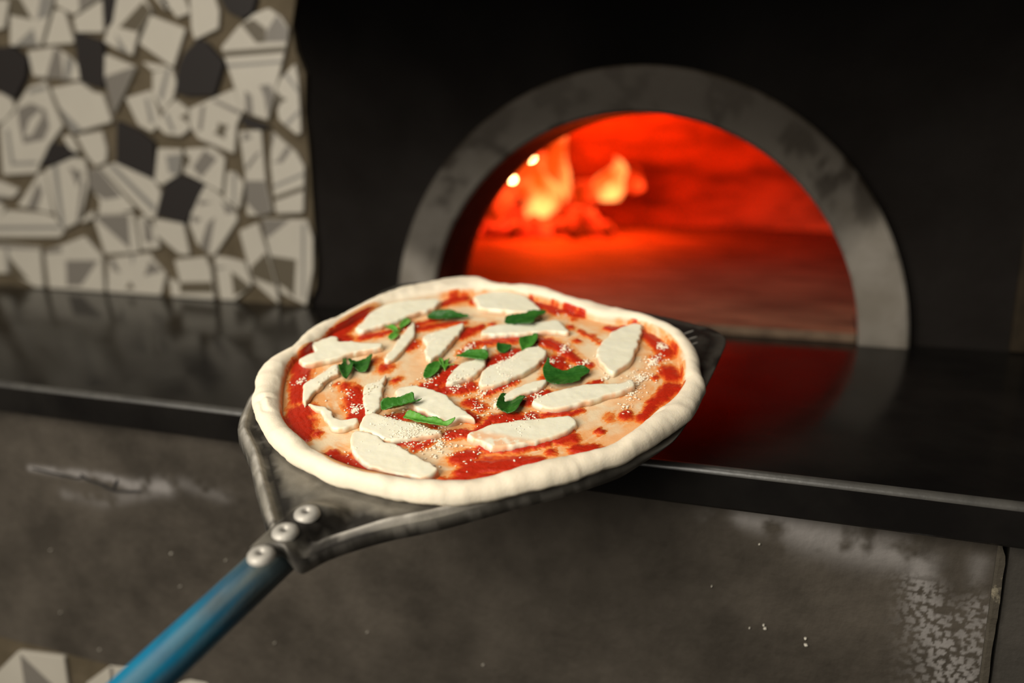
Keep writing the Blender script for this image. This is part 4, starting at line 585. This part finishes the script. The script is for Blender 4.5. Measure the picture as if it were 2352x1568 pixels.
def rib(ax,ay,bx,by):
    a=np.array([ax,ay])/1000;b=np.array([bx,by])/1000;d=(b-a)/np.linalg.norm(b-a);q=np.array([-d[1],d[0]])*.0006;vs=[];fs=[]
    for t in np.linspace(0,1,6):
        c=a+(b-a)*t;h=.0006*math.sin(math.pi*(.08+.84*t))
        vs+=[(c[0]+q[0],c[1]+q[1],-.0058),(c[0],c[1],-.0052+h),(c[0]-q[0],c[1]-q[1],-.0058)]
    for i in range(5):
        for k in (0,1): fs.append((i*3+k,i*3+k+1,i*3+k+4,i*3+k+3))
    return recalc(mesh('stamped_ridge',vs,fs,(m_rivet,)))
for r_ in RIBS: put('stamped_ridge',rib(*r_),bl)
def rivet(rx,ry):
    prof=[(.0,.0010),(.0015,.0010),(.0019,.0024),(.0034,.0030),(.0056,.0026),(.0073,.0012),(.0077,-.0006)];n=28;vs=[];fs=[];mi=[]
    for k,(r,z) in enumerate(prof):
        for i in range(n):
            a=2*math.pi*i/n;vs.append((r*math.cos(a),r*math.sin(a),z))
    for k in range(len(prof)-1):
        for i in range(n):
            fs.append((k*n+i,(k+1)*n+i,(k+1)*n+(i+1)%n,k*n+(i+1)%n));mi.append(1 if k<1 else 0)
    return recalc(mesh('rivet',vs,fs,(m_rivet,m_rdark),mi=mi))
for rx,ry in RIVETS: put('rivet',rivet(rx,ry),bl,Matrix.Translation((rx/1000,ry/1000,.0058)))
def handle():
    H=[Vector(p)/1000 for p in HANDLE];a,b=H[0],H[3];d=(b-a);L=d.length;d.normalize()
    u=d.cross(Vector((0,0,1))).normalized();w=u.cross(d);n=40;K=90;vs=[];fs=[];wr=[];gr=[]
    for k in range(K+1):
        t=L*k/K;r=.0119
        for i in range(n):
            g=2*math.pi*i/n;vs.append(a+d*t+(u*math.cos(g)+w*math.sin(g))*r)
            q=float(fbm(t*45,g*2.2,4));s=float(fbm(t*9,g*5.,7))
            wr.append(min(1,float(sstep(.56,.68,s))*.55+.55*float(sstep(.075,.02,t))*float(sstep(.25,.6,q+.1))))
            gr.append(min(1,float(sstep(.10,.02,t))*.95+.35*float(sstep(.5,.75,q))))
    for k in range(K):
        for i in range(n): fs.append((k*n+i,k*n+(i+1)%n,(k+1)*n+(i+1)%n,(k+1)*n+i))
    fs+=[tuple(range(n-1,-1,-1)),tuple(range(K*n,K*n+n))]
    m=M('worn_blue_paint',(.003,.105,.215),.42,col2=(.007,.14,.24),scale=30,spec=.2,bump=.08,bscale=400,attr=[('grime',(.018,.028,.032),1.),('wear',(.13,.15,.14),.65)])
    return recalc(mesh('handle',vs,fs,(m,),attrs={'wear':wr,'grime':gr}))
tag(put('handle',handle(),peel,PI.copy()),'tubular handle in worn blue paint')
# ---- pizza dough
pz=tag(empty('pizza',FM(0,0,-.0045)),'raw round pizza with pale rim and tomato sauce, on the peel','pizza')
ZI=Matrix.Translation((0,0,.0045))
cr=catmull(mm(CRUST),.003);ir=catmull(mm(INNER),.003)
def polar(P):
    a=np.arctan2(P[:,1],P[:,0]);r=np.hypot(P[:,0],P[:,1]);k=np.argsort(a);a,r=a[k],r[k]
    return lambda t:np.interp(t,np.r_[a-2*np.pi,a,a+2*np.pi],np.r_[r,r,r])
Ro,Ri=polar(cr),polar(ir)
NT=576;th=np.linspace(-np.pi,np.pi,NT,endpoint=False)
RO_=Ro(th);ro=sum(np.roll(RO_,k) for k in (-2,-1,0,1,2))/5
RI_=Ri(th);ri=sum(np.roll(RI_,k) for k in range(-5,6))/11
ri=np.minimum(ri,ro-.015)
hr=.0092+.004*(fbm(np.cos(th)*3+5,np.sin(th)*3+5,21)-.45)
NI,NR=150,36
xs=[];ys=[];zs=[]
for j in range(1,NI+1):
    r=ri*(j/NI);xs.append(r*np.cos(th));ys.append(r*np.sin(th));zs.append(np.zeros(NT))
for j in range(1,NR+1):
    p=j/NR*(math.pi*1.08);u=(1-math.cos(min(p,math.pi)))/2
    r=ri+(ro-ri)*u-(.0022*(max(0,p-math.pi)/.25));z=hr*math.sin(min(p,math.pi))**.85 if p<math.pi else 0*hr
    if p>=math.pi: z=-(p-math.pi)*.012+0*hr
    xs.append(r*np.cos(th));ys.append(r*np.sin(th));zs.append(z*np.ones(NT) if np.ndim(z)==0 else z)
xs.append((ro-.006)*np.cos(th));ys.append((ro-.006)*np.sin(th));zs.append(np.full(NT,-.0042))
X=np.array(xs).ravel();Y=np.array(ys).ravel();Z=np.array(zs).ravel()
rr_=np.hypot(X,Y);tt=np.arctan2(Y,X)
rimu=np.clip((rr_-Ri(tt))/(Ro(tt)-Ri(tt)+1e-6),-1,1.2)
rim=sstep(-.02,.25,rimu)
def sauce_field(X,Y,wide=1.):
    x=X+.0022*(fbm(X*260,Y*260,31)-.5)*2+.0014*(fbm(X*800,Y*800,33,2)-.5)*2;y=Y+.0022*(fbm(X*260+9,Y*260,35)-.5)*2+.0014*(fbm(X*800,Y*800+7,37,2)-.5)*2
    S=np.zeros_like(X)
    for P,s in SAUCE:
        P=np.array(P)/1000
        for i in range(max(1,len(P)-1)):
            a=P[i];b=P[min(i+1,len(P)-1)];ab=b[:2]-a[:2];l=max(ab@ab,1e-12)
            t=np.clip(((x-a[0])*ab[0]+(y-a[1])*ab[1])/l,0,1)
            w=a[2]+(b[2]-a[2])*t
            # strokes are traced by their seen height: wider on the dough than on the photo's rows
            q=np.hypot(x-a[0]-t*ab[0],(y-a[1]-t*ab[1])*.72)/((w*1.12+.0006)*wide)
            S=np.maximum(S,s*np.exp(-(q**2)*.72)*1.15)
    return S
S=sauce_field(X,Y)
grain=fbm(X*420,Y*420,41,3);sw=fbm(X*60,Y*60,43)
streak=fbm(rr_*520+2.5*np.sin(tt*2),tt*7.0+rr_*30,45,3);S=S*(.50+.30*grain+.72*streak)*(1-.85*sstep(.06,.30,rimu))
ang=np.arctan2(Y-.004,X+.004);swirl=.5+.5*np.sin((rr_*1000/9.5)+ang*1.0+3*(sw-.5))
tint=np.clip(.06+.46*sstep(.35,.72,sw*.6+swirl*.4)+.34*sstep(.40,.7,fbm(X*150,Y*150,47))*sstep(.3,.55,sw),0,.8)*(1-sstep(-.03,.12,rimu))
SB=sauce_field(X,Y,2.1);mot=fbm(X*190,Y*190,53);film=np.maximum(sstep(.05,.36,S),1.0*sstep(.18,.75,SB)*sstep(.36,.58,.5*mot+.5*streak)+.22*sstep(.2,.8,SB))*(1-sstep(.0,.14,rimu))
tint=np.clip(np.maximum(tint,film*1.05)+.06*(1-sstep(-.05,.10,rimu)),0,1)
Z=Z+(1-rim)*(.0006*(fbm(X*90,Y*90,51)-.5)+.0005*np.clip(S,0,1))
# lumps, creases of the hand-stretched rim
lum=rim*sstep(1.15,.9,rimu)
Z=Z+lum*(.0036*(fbm(X*42,Y*42,61,3)-.5)+.0007*(fbm(X*150,Y*150,63,2)-.5))
X0,Y0=X.copy(),Y.copy()
rad=lum*(.0028*(fbm(np.cos(tt)*9+3,np.sin(tt)*9,65)-.5)+.0012*(fbm(np.cos(tt)*26+3,np.sin(tt)*26,66)-.5))
X=X+rad*np.cos(tt);Y=Y+rad*np.sin(tt)
for cx,cy,a,l,dp in CREASES:
    ca,sa=math.cos(a),math.sin(a);u=((X0-cx)*ca+(Y0-cy)*sa);v=(-(X0-cx)*sa+(Y0-cy)*ca)+.0015*np.sin(u*220)
    Z=Z-dp*np.exp(-(v/.0019)**2)*np.exp(-(u/l)**4)*lum+dp*.6*np.exp(-((v-.0035)/.003)**2)*np.exp(-(u/l)**4)*lum
vs=np.c_[X,Y,Z];NJ=len(xs)
vs=np.vstack([vs,[[0,0,0]],[[0,0,-.0042]]]);fs=[]
for j in range(NJ-1):
    for i in range(NT):
        k=(i+1)%NT;fs.append((j*NT+i,j*NT+k,(j+1)*NT+k,(j+1)*NT+i)[::-1])
c0=NJ*NT
for i in range(NT):
    k=(i+1)%NT;fs.append((c0,i,k));fs.append((c0+1,(NJ-1)*NT+k,(NJ-1)*NT+i))
m_dough=M('raw_dough',(.77,.685,.535),.62,col2=(.745,.65,.50),scale=60,spec=.3,sss=.12,sssr=(.006,.004,.002),bump=.12,bscale=700,attr=[('wet',(.69,.53,.30),.75),('tint',(.72,.27,.055),1.)])
wet=(1-sstep(-.06,.10,rimu))*.8
put('dough',mesh('dough',vs,fs,(m_dough,),attrs={'tint':np.r_[tint*.80,.2,0],'wet':np.r_[wet,.8,0]}),pz,ZI.copy())
# ---- sauce: the thick red parts as their own relief
def sauce_mesh():
    th_=.31;Sg=S.reshape(NJ,NT);nj=NI+6
    keep=np.zeros((NJ,NT),bool);keep[:nj]=Sg[:nj]>th_
    hgt=(np.clip(S-th_,-.10,.7)*.0014+.0003*np.clip(S-th_,0,1)*(fbm(X0*900,Y0*900,71,2)-.5)*4).reshape(NJ,NT)
    idx=-np.ones((NJ,NT),int);vv=[];th2=[];F=[]
    P=vs[:NJ*NT].reshape(NJ,NT,3)
    def vid(j,i):
        if idx[j,i]<0:
            idx[j,i]=len(vv);p=P[j,i];vv.append((p[0],p[1],p[2]+hgt[j,i]));th2.append(min(1,max(0,(Sg[j,i]-th_)/.46)))
        return idx[j,i]
    K=keep
    anyk=K[:-1]|K[1:]|np.roll(K,-1,1)[:-1]|np.roll(K,-1,1)[1:]
    for j,i in zip(*np.nonzero(anyk[:nj])):
        k=(i+1)%NT;F.append((vid(j,i),vid(j+1,i),vid(j+1,k),vid(j,k)))
    m=M('tomato_sauce',(.72,.25,.055),.24,col2=(.70,.19,.036),scale=140,spec=.3,bump=.22,bscale=900,attr=[('mid',(.60,.075,.012),1.),('thick',(.42,.017,.006),1.)])
    return mesh('sauce',vv,F,(m,),attrs={'mid':sstep(.08,.55,np.array(th2)),'thick':sstep(.45,1.1,np.array(th2))})
tag(put('sauce',sauce_mesh(),pz,ZI.copy()),'red tomato sauce smeared in a loose swirl')
# ---- mozzarella
m_moz=M('fresh_mozzarella',(.79,.76,.61),.40,col2=(.775,.735,.57),scale=70,spec=.35,sss=.35,sssr=(.006,.005,.003),bump=.06,bscale=500,attr=[('edge',(.78,.34,.12),.75)])
for k,(lab,P) in enumerate(MOZ):
    P=mm(P);c=P.mean(0);out=catmull(P-c,.0016)
    out=out+.0009*np.stack([vnoise(out[:,0]*260+k*9,out[:,1]*260,3)-.5,vnoise(out[:,0]*260,out[:,1]*260+k*5,8)-.5],1)*2
    v2,T,O=fill(out,.0017,(.0005,.0012,.0022),seed=k)
    d=pdist(v2,O);n=len(O);x,y=v2[:,0],v2[:,1]
    wid=d.max();h=min(.0044,.0026+wid*.14)
    tilt=.05*(R_.random()-.5)
    z=h*(.62+.38*np.sqrt(np.clip(1-(1-np.clip(d/.0013,0,1))**2,0,1)))+tilt*x+.0008*(fbm(x*120+k,y*120,5)-.5)+.0002*(fbm(x*500+k,y*500,6,2)-.5)
    z=np.maximum(z,.0008)
    b=np.c_[O,np.full(n,-.0006)];b[:,:2]*=1.02
    V=np.vstack([np.c_[x,y,z],b]);F=list(T);o0=len(v2)
    F+=[(o0+i,o0+(i+1)%n,(i+1)%n,i) for i in range(n)]+[tuple(o0+i for i in range(n-1,-1,-1))]
    sm=fbm(x*220+k*3,y*220,12);ed=np.exp(-d/.0009)*sstep(.38,.6,sm)*.8
    if 'smeared' in lab: ed=np.maximum(ed,sstep(.0,.5,-((y-y.min())/(y.max()-y.min())-.36)*3)*sstep(.40,.55,sm)*.9)
    e=np.r_[ed,np.full(n,.45)]
    ob=put('mozzarella_slice',mesh('mozzarella_slice',V,F,(m_moz,),attrs={'edge':e}),None,FM(c[0],c[1],.0004))
    tag(ob,lab,'cheese','mozzarella slices on the pizza')
# ---- basil
def basil_mat(name,c1,c2): return M(name,c1,.36,col2=c2,scale=90,spec=.45,bump=.25,bscale=260,coat=.08)
BM=[basil_mat('basil_dark',(.012,.075,.008),(.032,.13,.015)),basil_mat('basil_mid',(.030,.15,.014),(.06,.21,.025)),basil_mat('basil_bright',(.07,.25,.022),(.12,.33,.045))]
def leaf(P,c,curl,tone,seed,big):
    out=catmull(P-c,.0014);v2,T,O=fill(out,.0015,(.0007,),seed=seed);d=pdist(v2,O)
    q=v2-v2.mean(0);_,_,vt=np.linalg.svd(q,full_matrices=False);a=vt[0];u=q@a;v=q@np.array([-a[1],a[0]])
    lu,lv=np.abs(u).max(),np.abs(v).max()
    z=.0022+.0012*(fbm(v2[:,0]*180+seed,v2[:,1]*180,4)-.5)-.0005*np.exp(-(v/.0006)**2)
    z+=.0003*np.sin((np.abs(v)*1.2+u)*1900)
    if curl==0: z+=.0020*(v/lv)**2
    if curl==1: z+=.0034*np.abs(v/lv)**1.3+.0012*(u/lu)
    if curl==2: z+=.0052*(v/lv)**2+.0014*(u/lu)**2
    m=BM[0] if tone<.4 else BM[1] if tone<.65 else BM[2]
    return mesh('basil_leaf',np.c_[v2,z],T,(m,))
for k,(lab,tone,curl,polys) in enumerate(BASIL):
    c=np.vstack([mm(p) for p in polys]).mean(0)
    top=.0035 if any(w in lab for w in ('across','over','oval mozz')) else .0006
    if len(polys)==1:
        ob=put('basil_leaf',leaf(mm(polys[0]),c,curl,tone,k,1),None,FM(c[0],c[1],top))
        s=ob.modifiers.new('t','SOLIDIFY');s.thickness=.0005
    else:
        ob=empty('basil_sprig',FM(c[0],c[1],top))
        for i,p in enumerate(polys):
            lf=put('leaf',leaf(mm(p),c,curl,tone+.12*i,k*5+i,0),ob)
            s=lf.modifiers.new('t','SOLIDIFY');s.thickness=.0005
        q=[mm(p).mean(0)-c for p in polys];stem=[]
        vv=[];ff=[];a=q[0];b=q[-1];m_=6
        for j in range(7):
            t=j/6;pt=a*(1-t)+b*t
            for i in range(m_):
                g=6.283*i/m_;n2=np.array([-(b-a)[1],(b-a)[0]]);n2/=np.linalg.norm(n2);r=.0006
                vv.append((pt[0]+n2[0]*math.cos(g)*r,pt[1]+n2[1]*math.cos(g)*r,.0016+math.sin(g)*r))
        for j in range(6):
            for i in range(m_): ff.append((j*m_+i,j*m_+(i+1)%m_,(j+1)*m_+(i+1)%m_,(j+1)*m_+i))
        put('stem',recalc(mesh('stem',vv,ff,(BM[2],))),ob)
    tag(ob,lab,'basil','basil on the pizza')
# ---- grated cheese
def grated():
    rr=random.Random(12);V=[];F=[];G=[]
    for gx,gy,gr,cnt in GRATE:
        for _ in range(int(cnt*2.0)):
            a=rr.uniform(0,6.283);q=abs(rr.gauss(0,.55));G.append(((gx+math.cos(a)*q*gr)/1000,(gy+math.sin(a)*q*gr*1.5)/1000))
    G=np.array(G);G=G[np.hypot(G[:,0],G[:,1])<Ri(np.arctan2(G[:,1],G[:,0]))+.001]
    z=.0007+.0015*np.clip(sauce_field(G[:,0],G[:,1])-.31,0,.7)
    for _,p in MOZ: z[inside(G,mm(p))]=.0046
    for (x,y),zz in zip(G,z):
        l=rr.uniform(.0005,.0013);w=l*rr.uniform(.4,.8);ang_=rr.uniform(0,6.283)
        ca,sa=math.cos(ang_),math.sin(ang_);b=len(V);tl=rr.uniform(-.5,.5)
        for sx,sy,sz in ((1,0,tl),(-1,0,-tl),(0,1,0),(0,-1,0),(0,0,1),(0,0,-1)):
            px,py=sx*l,sy*w;V.append((x+px*ca-py*sa,y+px*sa+py*ca,zz+sz*w*.8))
        for f in ((0,2,4),(2,1,4),(1,3,4),(3,0,4),(2,0,5),(1,2,5),(3,1,5),(0,3,5)): F.append(tuple(b+i for i in f))
    m=M('hard_cheese',(.82,.72,.55),.5,spec=.35,sss=.1)
    return mesh('grated_cheese',V,F,(m,),smooth=False)
tag(put('grated_cheese',grated(),None,FM()),'fine grated hard cheese scattered over the sauce and mozzarella','cheese',kind='stuff')

# ---- flour flecks stuck to the cement front
def flecks():
    rr=random.Random(4);V=[];F=[]
    for x,z in FLECKS:
        x=x/1000;z=ZC+z/1000;b=len(V);r=rr.uniform(.0007,.0014);n=7
        for i in range(n):
            a=6.283*i/n;q=r*rr.uniform(.5,1.2);V.append((x+math.cos(a)*q,FY-.0016,z+math.sin(a)*q*.8))
        V.append((x,FY-.0026,z))
        for i in range(n):V.append((V[b+i][0],FY+.001,V[b+i][2]))
        for i in range(n):
            j=(i+1)%n;F+=[(b+i,b+j,b+n),(b+i,b+n+1+i,b+n+1+j,b+j)]
    return recalc(mesh('flour_flecks',V,F,(M('flour',(.45,.42,.36),.9,spec=.1),),smooth=False))
tag(put('flour_flecks',flecks()),'tiny pale flour flecks stuck to the dark cement front','flour',kind='stuff')
